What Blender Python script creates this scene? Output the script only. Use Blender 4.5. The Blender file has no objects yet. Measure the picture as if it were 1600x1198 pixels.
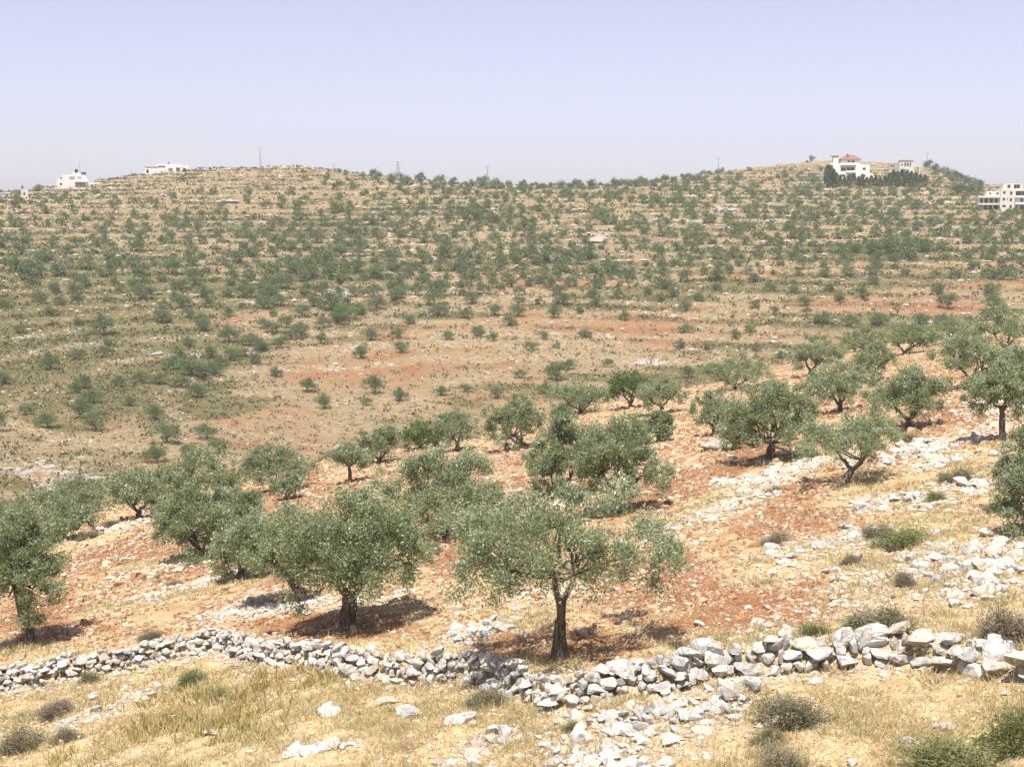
import bpy, bmesh, math, random
import numpy as np
from mathutils import Vector, Matrix, Euler

# ------------------------------------------------------------------ camera, world, sun, exposure
SC = bpy.context.scene
COL = SC.collection
W_PX, H_PX, F_PX = 1600.0, 1198.0, 1931.0
PITCH = math.atan((599 - 330) / F_PX)
CP, SP = math.cos(PITCH), math.sin(PITCH)

cam_data = bpy.data.cameras.new('camera')
cam_data.sensor_fit = 'HORIZONTAL'
cam_data.angle = 2 * math.atan(W_PX / 2 / F_PX)
cam_data.clip_start = 0.1
cam_data.clip_end = 6000
cam = bpy.data.objects.new('camera', cam_data)
cam.location = (0, 0, 0)
cam.rotation_euler = (math.pi / 2 - PITCH, 0, 0)
COL.objects.link(cam)
SC.camera = cam

SUN_EL = math.radians(70)
SUN_AZ = math.radians(196)          # compass bearing measured from +Y towards +X: behind the camera, a little left
world = bpy.data.worlds.new('World')
SC.world = world
world.use_nodes = True
wn, wl = world.node_tree.nodes, world.node_tree.links
wn.clear()
w_out = wn.new('ShaderNodeOutputWorld')
w_bg = wn.new('ShaderNodeBackground')
w_sky = wn.new('ShaderNodeTexSky')
w_sky.sky_type = 'NISHITA'
w_sky.sun_disc = False
w_sky.sun_elevation = SUN_EL
w_sky.sun_rotation = SUN_AZ
w_sky.altitude = 700
w_sky.air_density = 1.0
w_sky.dust_density = 1.5
w_sky.ozone_density = 2.0
w_hs = wn.new('ShaderNodeHueSaturation')
w_hs.inputs['Saturation'].default_value = 0.49
w_mx = wn.new('ShaderNodeMixRGB')
w_mx.blend_type = 'MULTIPLY'
w_mx.inputs[0].default_value = 1.0
w_mx.inputs[2].default_value = (1.06, 0.975, 1.115, 1)
wl.new(w_sky.outputs[0], w_hs.inputs['Color'])
wl.new(w_hs.outputs[0], w_mx.inputs[1])
wl.new(w_mx.outputs[0], w_bg.inputs['Color'])
w_bg.inputs['Strength'].default_value = 0.079
wl.new(w_bg.outputs[0], w_out.inputs['Surface'])

sun_data = bpy.data.lights.new('sun', 'SUN')
sun_data.energy = 4.9
sun_data.angle = math.radians(0.6)
sun_data.color = (1.0, 0.955, 0.88)
sun = bpy.data.objects.new('sun', sun_data)
to_sun = Vector((math.sin(SUN_AZ) * math.cos(SUN_EL), math.cos(SUN_AZ) * math.cos(SUN_EL), math.sin(SUN_EL)))
sun.rotation_euler = to_sun.to_track_quat('Z', 'Y').to_euler()
COL.objects.link(sun)

SC.view_settings.view_transform = 'Standard'
SC.view_settings.look = 'None'
SC.view_settings.gamma = 1
SC.view_settings.exposure = 0.9
SC.view_settings.use_curve_mapping = False
try:
    SC.cycles.max_bounces = 5
    SC.cycles.diffuse_bounces = 3
    SC.cycles.glossy_bounces = 1
    SC.cycles.transmission_bounces = 2
    SC.cycles.transparent_max_bounces = 4
    SC.cycles.volume_bounces = 0
    SC.cycles.use_denoising = True
except Exception:
    pass

RNG = np.random.default_rng(11)
random.seed(11)


# ------------------------------------------------------------------ pixel <-> place
def ray(u, v):
    t = (np.asarray(v, float) - 599) / F_PX
    s = (np.asarray(u, float) - 800) / F_PX
    return s, CP - t * SP, -SP - t * CP


def at_depth(u, v, y):
    x, dy, dz = ray(u, v)
    k = y / dy
    return np.array([x * k, y + 0 * x, dz * k])


def project(x, y, z):
    d = np.maximum(y * CP - z * SP, 1e-3)
    return 800 + F_PX * x / d, 599 - F_PX * (y * SP + z * CP) / d


# ------------------------------------------------------------------ noise
_PERM = np.random.default_rng(5).random((256, 256))


def vnoise(x, y):
    xi = np.floor(x).astype(np.int64); yi = np.floor(y).astype(np.int64)
    fx = x - xi; fy = y - yi
    fx = fx * fx * (3 - 2 * fx); fy = fy * fy * (3 - 2 * fy)
    a = _PERM[xi & 255, yi & 255]; b = _PERM[(xi + 1) & 255, yi & 255]
    c = _PERM[xi & 255, (yi + 1) & 255]; d = _PERM[(xi + 1) & 255, (yi + 1) & 255]
    return (a + (b - a) * fx) * (1 - fy) + (c + (d - c) * fx) * fy


def fbm(x, y, oct=4):
    s = 0.0; a = 0.5; n = 0.0
    for i in range(oct):
        s = s + a * vnoise(x + 17.3 * i, y - 9.1 * i); n += a
        x = x * 2.03; y = y * 2.03; a *= 0.5
    return s / n


def sstep(a, b, x):
    t = np.clip((x - a) / (b - a), 0, 1)
    return t * t * (3 - 2 * t)


# ------------------------------------------------------------------ the lie of the land
ties = [(875, 1030, 31), (545, 980, 39.5), (965, 800, 55), (1205, 718, 68), (1260, 585, 100), (1520, 600, 90), (1410, 548, 104),
        (1035, 643, 103), (715, 702, 112), (215, 808, 92), (52, 1005, 40), (1565, 685, 68), (800, 1150, 25.0)]
_A, _b = [], []
for (u, v, y) in ties:
    p = at_depth(u, v, y)
    _A.append([1 / y, p[0] / y, 1]); _b.append(p[2] / y)
PA, PB, PC = np.linalg.lstsq(np.array(_A), np.array(_b), rcond=None)[0]


def plane_z(x, y):
    return PA + PB * x + PC * y


def plane_hit(u, v):
    x, dy, dz = ray(u, v)
    k = PA / (dz - PB * x - PC * dy)
    return x * k, dy * k


EDGE_PX = [(-300, 850), (0, 815), (200, 790), (400, 748), (500, 726), (620, 706), (750, 688), (850, 650), (1000, 622), (1150, 594),
           (1250, 564), (1350, 538), (1450, 522), (1600, 496), (1900, 440)]
_eaz, _er = [], []
for (u, v) in EDGE_PX:
    ex, ey = plane_hit(u, v)
    _eaz.append(math.atan2(ex, ey)); _er.append(min(168.0, math.hypot(ex, ey)))
EDGE_AZ, EDGE_R = np.array(_eaz), np.array(_er)


def edge_r(az):
    return np.interp(az, EDGE_AZ, EDGE_R)


BASE = [(800, 122), (740, 142), (700, 165), (660, 192), (600, 232), (550, 262), (500, 288), (450, 318), (400, 352), (360, 392)]
FARCOL = {
    -300: BASE + [(335, 430), (322, 470)],
    0: BASE + [(335, 425), (318, 465), (304, 520)],
    130: BASE + [(330, 430), (310, 470), (292, 535)],
    230: BASE + [(330, 428), (300, 470), (273, 525)],
    330: BASE + [(330, 428), (300, 465), (265, 525)],
    420: BASE + [(330, 425), (300, 462), (262.5, 525)],
    490: BASE + [(330, 422), (300, 458), (264, 515)],
    560: BASE + [(330, 420), (300, 455), (276, 500)],
    660: BASE + [(330, 420), (305, 455), (289, 490)],
    760: BASE + [(330, 418), (308, 450), (294, 480)],
    880: BASE + [(330, 418), (308, 452), (295, 482)],
    960: BASE + [(330, 425), (308, 462), (292, 505)],
    1040: BASE + [(330, 432), (305, 480), (283, 545)],
    1130: BASE + [(330, 440), (300, 500), (270, 590)],
    1200: BASE + [(330, 445), (300, 510), (258, 620)],
    1290: BASE + [(330, 448), (300, 515), (281, 562), (250, 645)],
    1380: BASE + [(330, 448), (300, 515), (281, 562), (256, 650)],
    1450: BASE + [(330, 448), (300, 520), (267, 640)],
    1520: BASE + [(335, 440), (312, 500), (289, 600)],
    1600: BASE + [(336, 440), (318, 500), (302, 580)],
    1900: BASE + [(340, 440), (325, 500), (315, 580)],
}
RG = np.arange(0, 2402, 2.0)
_caz, _cz, _csky = [], [], []
for u in sorted(FARCOL):
    rr, tt = [], []
    for (v, r) in FARCOL[u]:
        x, dy, dz = ray(u, v)
        tt.append(dz / math.hypot(x, dy)); rr.append(r)
    x, dy, dz = ray(u, 350)
    _caz.append(math.atan2(x, dy)); _csky.append(rr[-1])
    zz = np.array(rr) * np.array(tt)
    z = np.interp(RG, rr, zz)
    back = RG > rr[-1]
    z[back] = zz[-1] - 0.00035 * (RG[back] - rr[-1]) ** 2
    z = np.maximum(z, zz[-1] - 60)
    k = np.ones(15) / 15.0
    zp = np.concatenate([np.full(7, z[0]), z, np.full(7, z[-1])])
    _cz.append(np.convolve(zp, k, 'valid'))
CAZ = np.array(_caz); CZ = np.array(_cz); CSKY = np.array(_csky)
FAZ = np.linspace(CAZ[0], CAZ[-1], 240)
FZ = np.array([np.interp(FAZ, CAZ, CZ[:, j]) for j in range(CZ.shape[1])]).T
_k = np.ones(5) / 5.0
FZ = np.array([np.convolve(np.concatenate([[c[0]] * 2, c, [c[-1]] * 2]), _k, 'valid') for c in FZ.T]).T


def far_z(az, r):
    a = np.clip((az - FAZ[0]) / (FAZ[1] - FAZ[0]), 0, len(FAZ) - 1.001)
    b = np.clip(r / 2.0, 0, len(RG) - 1.001)
    i = a.astype(int); j = b.astype(int); fa = a - i; fb = b - j
    return (FZ[i, j] * (1 - fa) + FZ[i + 1, j] * fa) * (1 - fb) + (FZ[i, j + 1] * (1 - fa) + FZ[i + 1, j + 1] * fa) * fb


# the line where the field ends at the dry stone wall; the ground in front of it is lower
WALL_U = np.array([-400, -200, 0, 150, 260, 345, 400, 530, 640, 730, 850, 900, 960, 1060, 1080, 1200, 1330, 1440, 1520, 1600, 1800, 2000.])
WALL_V = np.array([1105, 1085, 1050, 1030, 1002, 992, 1008, 1022, 1030, 1026, 1062, 1068, 1052, 1042, 1020, 1006, 997, 994, 1010, 1024, 1052, 1080.])
DROP_U = np.array([-400, 0, 345, 400, 520, 560, 860, 900, 1060, 1120, 1440, 1600, 2000.])
DROP_H = np.array([0.6, .62, .52, .46, .44, .56, .60, .48, .5, .58, .68, .45, .3])


def wall_lower(x, y):
    z = plane_z(x, y)
    u, v = project(x, y, z)
    d = (v - np.interp(u, WALL_U, WALL_V)) * np.maximum(y, 5) ** 2 / 16500.0
    low = np.interp(u, DROP_U, DROP_H)
    ok = (y > 3) & (np.abs(x) < 40)
    return np.where(ok, low * sstep(0.0, 0.45, d), 0.0)


def terrace(z, x, y):
    ph = z / 1.7 + 1.3 * fbm(x / 70.0, y / 70.0, 2)
    p = ph - np.floor(ph)
    return p, np.floor(ph)


def H(x, y, fine=True, parts=False):
    x = np.asarray(x, float); y = np.asarray(y, float)
    r = np.hypot(x, y); az = np.arctan2(x, y)
    zn = plane_z(x, y) + (-PA - 1.75) * (1 - sstep(2, 15, r))
    zn = zn - wall_lower(x, y)
    dr = np.maximum(r - edge_r(az), 0)
    zn = zn - np.where(dr < 16, 0.012 * dr * dr, 0.384 * dr - 3.07)
    zf = far_z(az, r)
    zf = zf + 2.2 * (fbm(x / 45.0 + 3, y / 45.0, 3) - 0.5) * sstep(150, 260, r)
    p, lev = terrace(zf, x, y)
    zf = zf + 1.7 * 0.66 * (sstep(0.0, 0.28, p) - p + 0.36) * sstep(190, 240, r)
    fur = (y - .8 * x) / 1.5
    zn = zn + .035 * np.sin(2 * np.pi * fur) * sstep(24, 30, r) * sstep(120, 80, r)
    d = zn - zf
    z = 0.5 * (zn + zf + np.sqrt(d * d + 1.0))
    nearw = sstep(-2, 2, d)
    if fine:
        z = z + (0.22 * (fbm(x / 3.0, y / 3.0, 3) - 0.5) + 0.10 * (fbm(x * 1.6, y * 1.6, 2) - 0.5)) * nearw
        z = z + 0.7 * (fbm(x / 6.0, y / 6.0 + 50, 3) - 0.5) * (1 - nearw)
    if parts:
        return z, nearw, p
    return z


_YG = np.geomspace(16, 760, 2600)


def hit(u, v):
    x, dy, dz = ray(u, v)
    k = _YG / dy
    px, py, pz = x * k, _YG, dz * k
    h = H(px, py)
    idx = np.nonzero(pz < h)[0]
    i = int(idx[0]) if len(idx) else len(_YG) - 1
    if i > 0:
        a = pz[i - 1] - h[i - 1]; b = pz[i] - h[i]
        f = a / (a - b) if a != b else 0
        f = min(max(f, 0), 1)
        y = _YG[i - 1] + (_YG[i] - _YG[i - 1]) * f
    else:
        y = _YG[0]
    X = float(x * y / dy)
    return X, float(y), float(H(np.array([X]), np.array([y]))[0])


def ell(u, v, items):
    out = np.zeros_like(u)
    for it in items:
        cu, cv, ru, rv = it[:4]
        ang = math.radians(it[4]) if len(it) > 4 else 0.0
        s = it[5] if len(it) > 5 else 1.0
        du, dv = u - cu, v - cv
        a = du * math.cos(ang) - dv * math.sin(ang)
        b = du * math.sin(ang) + dv * math.cos(ang)
        d = np.sqrt((a / ru) ** 2 + (b / rv) ** 2)
        out = np.maximum(out, s * (1 - sstep(0.55, 1.15, d)))
    return out


# ground cover as seen from the photograph, laid on the land
NEAR_GRASS = [(1480, 880, 230, 120, 8), (1330, 1010, 420, 48, 4), (1110, 790, 160, 26, 28), (770, 1045, 240, 22), (1300, 715, 120, 22, 14),
              (1450, 745, 220, 36, 14), (250, 935, 190, 12, 12), (260, 880, 120, 14, 10), (60, 1020, 100, 18), (620, 1010, 160, 14),
              (1240, 880, 130, 34, 12), (980, 700, 110, 18, 20), (600, 780, 70, 18), (120, 850, 90, 20, 15), (1560, 960, 150, 70), (820, 965, 60, 26), (1590, 600, 90, 40)]
NEAR_RED = [(510, 985, 190, 34), (900, 1012, 170, 34), (1190, 940, 190, 62, 14), (1290, 790, 160, 34, 16), (70, 965, 90, 40), (1080, 760, 130, 34, 16),
            (1010, 905, 120, 50), (1440, 660, 90, 22, 10), (1200, 705, 90, 20), (830, 770, 120, 26), (300, 870, 150, 30, 10), (700, 850, 50, 60), (1590, 830, 50, 26), (1300, 760, 110, 20, 8), (150, 870, 130, 18, 14),
            (460, 740, 40, 20), (640, 800, 60, 25)]
FAR_RED = [(320, 505, 90, 9, 5), (480, 473, 90, 7, 4), (590, 467, 70, 8), (410, 660, 130, 45, 6), (560, 600, 150, 40), (700, 560, 160, 35), (760, 500, 120, 22, 8), (900, 445, 130, 9), (1150, 430, 160, 9, 2, .9),
           (860, 510, 110, 18), (980, 510, 120, 18), (1040, 540, 90, 12), (620, 520, 80, 14), (540, 500, 60, 8), (1500, 440, 150, 9), (1480, 480, 120, 12, 0, .7), (1300, 480, 150, 10, 0, .6),
           (1560, 315, 60, 6), (1470, 316, 60, 5), (450, 690, 90, 18), (70, 745, 60, 14, 8), (270, 720, 60, 6), (780, 580, 120, 18, 0, .8), (470, 575, 90, 12), (250, 480, 40, 4), (640, 440, 60, 5), (1050, 480, 100, 7)]
FAR_SCRUB = [(120, 500, 300, 130, -12, .8), (120, 500, 260, 55), (60, 590, 170, 55), (250, 560, 150, 35), (330, 640, 110, 18, 8), (200, 620, 130, 30), (1150, 448, 230, 14, 3), (1480, 434, 160, 14, 3), (1000, 462, 130, 14), (1330, 440, 170, 12), (120, 420, 200, 30),
             (380, 470, 140, 22, 6), (520, 430, 130, 20), (300, 450, 160, 26), (480, 355, 200, 16, 0, .55), (900, 480, 80, 9), (1130, 545, 120, 9), (1350, 505, 190, 14, 0, .8), (860, 415, 300, 18, 0, .5), (1300, 395, 300, 16, 0, .7),
             (650, 330, 160, 10, 0, .5), (700, 490, 120, 10, 0, .7), (1240, 500, 120, 10, 0, .6), (960, 590, 110, 8, 0, .7), (1080, 575, 60, 8, 0, .7), (760, 690, 60, 8)]
FAR_ROCK = [(70, 738, 130, 34, -14, 1.6), (935, 369, 26, 9, 12), (920, 395, 18, 7, 8), (520, 453, 60, 5, 3), (285, 463, 34, 5, 6), (355, 312, 28, 5), (1135, 322, 34, 5), (1085, 348, 18, 5), (235, 548, 22, 6), (95, 548, 18, 7, -20),
            (1140, 582, 60, 12, 0, .7), (880, 585, 130, 9, 0, .6), (1010, 565, 70, 7, 0, .6), (600, 300, 40, 6, -30, .5), (780, 590, 70, 10, 0, .8), (120, 355, 120, 6, 0, .4), (60, 380, 70, 8, 0, .6), (1360, 275, 80, 10, 0, .4), (300, 690, 60, 7, 0, .6), (40, 640, 60, 6, 0, .4)]


def masks(x, y, z, nearw, p):
    u, v = project(x, y, z)
    vis = (y > 3)
    n1 = fbm(x / 9.0, y / 9.0, 4); n2 = fbm(x / 2.5 + 40, y / 2.5, 3); nb = fbm(x / 30.0 + 9, y / 30.0, 3)
    low = wall_lower(x, y) > 0.3
    # near field: stony tilled earth
    grass = ell(u, v, NEAR_GRASS)
    till = nearw * np.where(low, 0.0, 1.0) * (1 - 0.85 * grass)
    redn = ell(u, v, NEAR_RED)
    red_near = till * np.clip(0.40 + 0.60 * redn + 0.9 * (n1 - 0.5), 0, 1)
    red_near = np.clip(red_near + .30 * till * np.sin(2 * np.pi * (y - .8 * x) / 1.5 + 5 * nb + 2 * n1) * sstep(.35, .6, nb), 0, 1)
    red_near = np.maximum(red_near, nearw * 0.45 * sstep(0.55, 0.7, n2) * low * 0.6)
    # far slopes
    redf = np.clip(0.55 * ell(u, v, FAR_RED) + 0.32 + 1.0 * (nb - 0.5) + 0.7 * (n1 - .5) - 0.35 * sstep(420, 330, v), 0, 1)
    scr = np.clip(0.95 * ell(u, v, FAR_SCRUB) + 0.32 + 1.4 * (n1 - 0.5) + 0.5 * (n2 - .5), 0, 1)
    bare = ell(u, v, [(600, 590, 330, 70, 14), (430, 670, 200, 60, 14), (850, 560, 260, 45, 4), (120, 690, 190, 14, 3)])
    scr = np.clip(scr - .42 * bare, 0, 1); redf = np.clip(redf - .26 * bare, 0, 1)
    riser = np.exp(-((p - 0.14) / 0.12) ** 2)
    rock = np.clip(0.36 * ell(u, v, FAR_ROCK) + 0.60 * riser * sstep(0.40, 0.58, n1) * sstep(190, 260, np.hypot(x, y)) + 0.8 * (n2 - 0.66), 0, 1)
    far = 1 - nearw
    R = red_near + far * redf * (1 - 0.5 * riser)
    G = far * scr * (1 - 0.6 * riser) + nearw * 0.30 * sstep(0.5, 0.75, n1) * grass
    B = far * rock
    return np.clip(R, 0, 1), np.clip(G, 0, 1), np.clip(B, 0, 1), np.clip(till, 0, 1)


# ------------------------------------------------------------------ mesh and object helpers
def mesh_np(name, V, F, mat=None, attrs=None, smooth=False):
    V = np.ascontiguousarray(V, np.float32); F = np.ascontiguousarray(F, np.int32)
    me = bpy.data.meshes.new(name)
    n, k = F.shape
    me.vertices.add(len(V)); me.vertices.foreach_set('co', V.ravel())
    me.loops.add(n * k); me.loops.foreach_set('vertex_index', F.ravel())
    me.polygons.add(n)
    me.polygons.foreach_set('loop_start', np.arange(0, n * k, k, dtype=np.int32))
    me.polygons.foreach_set('use_smooth', np.full(n, bool(smooth)))
    for an, av in (attrs or {}).items():
        if av.ndim == 1:
            a = me.attributes.new(an, 'FLOAT', 'POINT'); a.data.foreach_set('value', np.ascontiguousarray(av, np.float32))
        else:
            a = me.attributes.new(an, 'FLOAT_COLOR', 'POINT'); a.data.foreach_set('color', np.ascontiguousarray(av, np.float32).ravel())
    me.update(calc_edges=True)
    if mat:
        me.materials.append(mat)
    return me


def link(name, me, parent=None, loc=None, rot=None, scale=None):
    o = bpy.data.objects.new(name, me)
    COL.objects.link(o)
    if parent is not None:
        o.parent = parent
    if loc is not None:
        o.location = loc
    if rot is not None:
        o.rotation_euler = rot
    if scale is not None:
        o.scale = scale
    return o


def tag(o, label=None, cat=None, group=None, kind=None):
    if label: o['label'] = label
    if cat: o['category'] = cat
    if group: o['group'] = group
    if kind: o['kind'] = kind
    return o


def empty(name, loc, rz=0.0):
    o = link(name, None, loc=loc, rot=(0, 0, rz))
    o.empty_display_size = 0.2
    return o


class MB:
    """Collects boxes, prisms and tubes into one mesh."""
    def __init__(s):
        s.v, s.f = [], []

    def quad(s, pts):
        b = len(s.v); s.v += [tuple(p) for p in pts]; s.f.append(tuple(range(b, b + len(pts))))

    def box(s, x0, x1, y0, y1, z0, z1):
        b = len(s.v)
        s.v += [(x0, y0, z0), (x1, y0, z0), (x1, y1, z0), (x0, y1, z0), (x0, y0, z1), (x1, y0, z1), (x1, y1, z1), (x0, y1, z1)]
        s.f += [tuple(b + i for i in q) for q in ((0, 3, 2, 1), (4, 5, 6, 7), (0, 1, 5, 4), (1, 2, 6, 5), (2, 3, 7, 6), (3, 0, 4, 7))]

    def bar(s, p, q, w):
        p, q = Vector(p), Vector(q); d = (q - p).normalized()
        a = d.orthogonal().normalized() * w / 2; c = d.cross(a).normalized() * w / 2
        b = len(s.v)
        for e in (p, q):
            s.v += [tuple(e + a + c), tuple(e - a + c), tuple(e - a - c), tuple(e + a - c)]
        s.f += [tuple(b + i for i in k) for k in ((0, 1, 2, 3), (7, 6, 5, 4), (0, 4, 5, 1), (1, 5, 6, 2), (2, 6, 7, 3), (3, 7, 4, 0))]

    def build(s, name, mat, parent=None, **k):
        me = bpy.data.meshes.new(name)
        me.from_pydata(s.v, [], s.f); me.update()
        if mat: me.materials.append(mat)
        return link(name, me, parent, **k)


# ------------------------------------------------------------------ materials
class NT:
    def __init__(s, name):
        s.m = bpy.data.materials.new(name); s.m.use_nodes = True
        s.n, s.l = s.m.node_tree.nodes, s.m.node_tree.links
        s.n.clear()
        s.out = s.n.new('ShaderNodeOutputMaterial')

    def node(s, t, **k):
        nd = s.n.new(t)
        for a, b in k.items(): setattr(nd, a, b)
        return nd

    def set(s, sock, val):
        if hasattr(val, 'is_linked') or isinstance(val, bpy.types.NodeSocket):
            s.l.new(val, sock)
        elif isinstance(val, tuple) and len(val) == 3 and sock.type == 'RGBA':
            sock.default_value = (*val, 1)
        else:
            sock.default_value = val

    def noise(s, vec, scale, detail=3.0, rough=0.55, dist=0.0):
        nd = s.node('ShaderNodeTexNoise'); s.l.new(vec, nd.inputs['Vector'])
        nd.inputs['Scale'].default_value = scale; nd.inputs['Detail'].default_value = detail
        nd.inputs['Roughness'].default_value = rough; nd.inputs['Distortion'].default_value = dist
        return nd.outputs['Fac']

    def mix(s, f, a, b, blend='MIX'):
        nd = s.node('ShaderNodeMixRGB', blend_type=blend)
        s.set(nd.inputs[0], f); s.set(nd.inputs[1], a); s.set(nd.inputs[2], b)
        return nd.outputs[0]

    def math(s, op, a, b=0.0, clamp=False):
        nd = s.node('ShaderNodeMath', operation=op, use_clamp=clamp)
        s.set(nd.inputs[0], a); s.set(nd.inputs[1], b)
        return nd.outputs[0]

    def ramp(s, f, a, b):
        nd = s.node('ShaderNodeMapRange', interpolation_type='SMOOTHSTEP')
        s.set(nd.inputs[0], f); nd.inputs[1].default_value = a; nd.inputs[2].default_value = b
        return nd.outputs[0]

    def attr(s, name, out='Fac'):
        nd = s.node('ShaderNodeAttribute', attribute_name=name)
        return nd.outputs[out]

    def pos(s):
        return s.node('ShaderNodeNewGeometry').outputs['Position']

    def obj(s):
        return s.node('ShaderNodeTexCoord').outputs['Object']

    def rnd(s):
        return s.node('ShaderNodeObjectInfo').outputs['Random']

    def bump(s, h, strength, dist):
        nd = s.node('ShaderNodeBump'); s.l.new(h, nd.inputs['Height'])
        nd.inputs['Strength'].default_value = strength; nd.inputs['Distance'].default_value = dist
        return nd.outputs['Normal']

    def bsdf(s, col, rough=0.9, normal=None, spec=0.2, metal=0.0):
        b = s.node('ShaderNodeBsdfPrincipled')
        s.set(b.inputs['Base Color'], col); s.set(b.inputs['Roughness'], rough)
        b.inputs['Specular IOR Level'].default_value = spec; b.inputs['Metallic'].default_value = metal
        if normal is not None: s.l.new(normal, b.inputs['Normal'])
        s.l.new(b.outputs[0], s.out.inputs['Surface'])
        return s.m


def mat_ground():
    t = NT('earth'); P = t.pos()
    sep = t.node('ShaderNodeSeparateColor'); t.l.new(t.attr('mask', 'Color'), sep.inputs[0])
    red, scrub, rock = sep.outputs[0], sep.outputs[1], sep.outputs[2]
    far = t.attr('mask', 'Alpha')
    n3 = t.noise(P, 0.40, 4, .6); n1 = t.noise(P, 1.1, 4, .65); n04 = t.noise(P, 2.6, 4, .65); n01 = t.noise(P, 9.0, 3, .65)
    near_straw = t.mix(t.ramp(n04, .35, .65), (0.31, 0.225, 0.115), (0.44, 0.35, 0.21))
    near_straw = t.mix(t.ramp(n3, .5, .72), near_straw, (0.37, 0.31, 0.20))
    near_straw = t.mix(t.math('MULTIPLY', t.ramp(n01, .55, .75), .5), near_straw, (0.19, 0.13, 0.065))
    far_straw = t.mix(t.ramp(n1, .32, .68), (0.170, 0.124, 0.068), (0.285, 0.218, 0.132))
    far_straw = t.mix(t.math('MULTIPLY', t.ramp(n04, .52, .68), .75), far_straw, (0.13, 0.105, 0.06))
    straw = t.mix(far, near_straw, far_straw)
    redc = t.mix(t.ramp(n04, .3, .7), (0.135, 0.052, 0.024), (0.25, 0.112, 0.052))
    redc = t.mix(t.math('MULTIPLY', t.ramp(n01, .48, .66), .65), redc, (0.36, 0.25, 0.145))
    scr = t.mix(t.ramp(n04, .38, .62), (0.058, 0.060, 0.022), (0.145, 0.125, 0.060))
    rk = t.mix(t.ramp(n04, .35, .65), (0.20, 0.18, 0.16), (0.37, 0.345, 0.305))
    dn = t.math('SUBTRACT', n3, .5); d1 = t.math('SUBTRACT', n1, .5); d2 = t.math('SUBTRACT', n04, .5)
    jit = t.math('ADD', t.math('MULTIPLY', dn, .9), t.math('ADD', t.math('MULTIPLY', d1, 1.2), t.math('MULTIPLY', d2, 1.0)))
    jit2 = t.math('SUBTRACT', t.math('MULTIPLY', d1, 1.5), t.math('MULTIPLY', dn, .7))
    fr = t.ramp(t.math('ADD', red, jit), .25, .85)
    fs = t.ramp(t.math('ADD', scrub, jit2), .28, .58)
    fk = t.ramp(t.math('ADD', rock, t.math('ADD', jit2, t.math('MULTIPLY', d2, .8))), .45, .62)
    c = t.mix(t.math('MULTIPLY', fr, .92), straw, redc)
    c = t.mix(t.math('MULTIPLY', fs, .85), c, scr)
    c = t.mix(fk, c, rk)
    h = t.math('ADD', t.math('MULTIPLY', n04, .7), t.math('MULTIPLY', n01, .4))
    return t.bsdf(c, .95, t.bump(h, 1.0, .14), .1)


def mat_stone(name, light, dark, warm, amt=0.5, objspace=True):
    t = NT(name); P = t.pos()
    n1 = t.noise(P, 1.9, 4, .6); n2 = t.noise(P, 6.0, 5, .68); n3 = t.noise(P, 24.0, 3, .6)
    c = t.mix(t.ramp(n1, .40, .62), light, dark)
    c = t.mix(t.math('MULTIPLY', t.ramp(n2, .52, .66), .8), c, tuple(.5 * a for a in dark))
    c = t.mix(t.math('MULTIPLY', t.ramp(t.noise(P, .9, 2), .5, .68), amt), c, warm)
    if objspace:
        r = t.rnd()
        c = t.mix(t.math('MULTIPLY', t.ramp(r, .55, 1.0), .6), c, dark)
        c = t.mix(t.math('MULTIPLY', t.ramp(r, .25, .0), .45), c, warm)
    else:
        c = t.mix(t.attr('tone'), c, warm)
    h = t.math('ADD', n2, t.math('MULTIPLY', n3, .4))
    return t.bsdf(c, .9, t.bump(h, .7, .05), .15)


def mat_leaf(name, a, b, back, trans=.35, rough=.5, spec=.35):
    t = NT(name)
    tone = t.attr('tone')
    c = t.mix(tone, a, b)
    r = t.rnd()
    c = t.mix(t.math('MULTIPLY', r, .38), c, back)
    if name == 'dry_grass':
        c = t.mix(t.math('MULTIPLY', t.ramp(t.noise(t.pos(), .55, 3), .52, .66), .55), c, (0.36, 0.35, 0.17))
        c = t.mix(t.math('MULTIPLY', t.ramp(t.noise(t.pos(), .9, 3), .56, .7), .5), c, (0.33, 0.22, 0.13))
    geo = t.node('ShaderNodeNewGeometry')
    c2 = t.mix(t.math('MULTIPLY', geo.outputs['Backfacing'], .65), c, back)
    p = t.node('ShaderNodeBsdfPrincipled')
    t.l.new(c2, p.inputs['Base Color']); p.inputs['Roughness'].default_value = rough; p.inputs['Specular IOR Level'].default_value = spec
    tr = t.node('ShaderNodeBsdfTranslucent')
    t.l.new(t.mix(.5, c, (0.25, 0.32, 0.06)), tr.inputs['Color'])
    mx = t.node('ShaderNodeMixShader'); mx.inputs[0].default_value = trans
    t.l.new(p.outputs[0], mx.inputs[1]); t.l.new(tr.outputs[0], mx.inputs[2])
    t.l.new(mx.outputs[0], t.out.inputs['Surface'])
    return t.m


def mat_bark():
    t = NT('bark'); O = t.obj()
    mp = t.node('ShaderNodeMapping'); mp.inputs['Scale'].default_value = (5, 5, 1.2); t.l.new(O, mp.inputs[0])
    n = t.noise(mp.outputs[0], 3.0, 5, .65, .6)
    c = t.mix(t.ramp(n, .35, .65), (0.055, 0.042, 0.032), (0.22, 0.185, 0.15))
    return t.bsdf(c, .95, t.bump(n, .9, .06), .1)


def mat_plain(name, col, rough=.8, var=.12, scale=.6, spec=.2, metal=0.0):
    t = NT(name); O = t.obj()
    n = t.noise(O, scale, 4)
    c = t.mix(t.math('MULTIPLY', t.ramp(n, .4, .7), 1.0), col, tuple(x * (1 - var) for x in col))
    return t.bsdf(c, rough, None, spec, metal)


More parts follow.
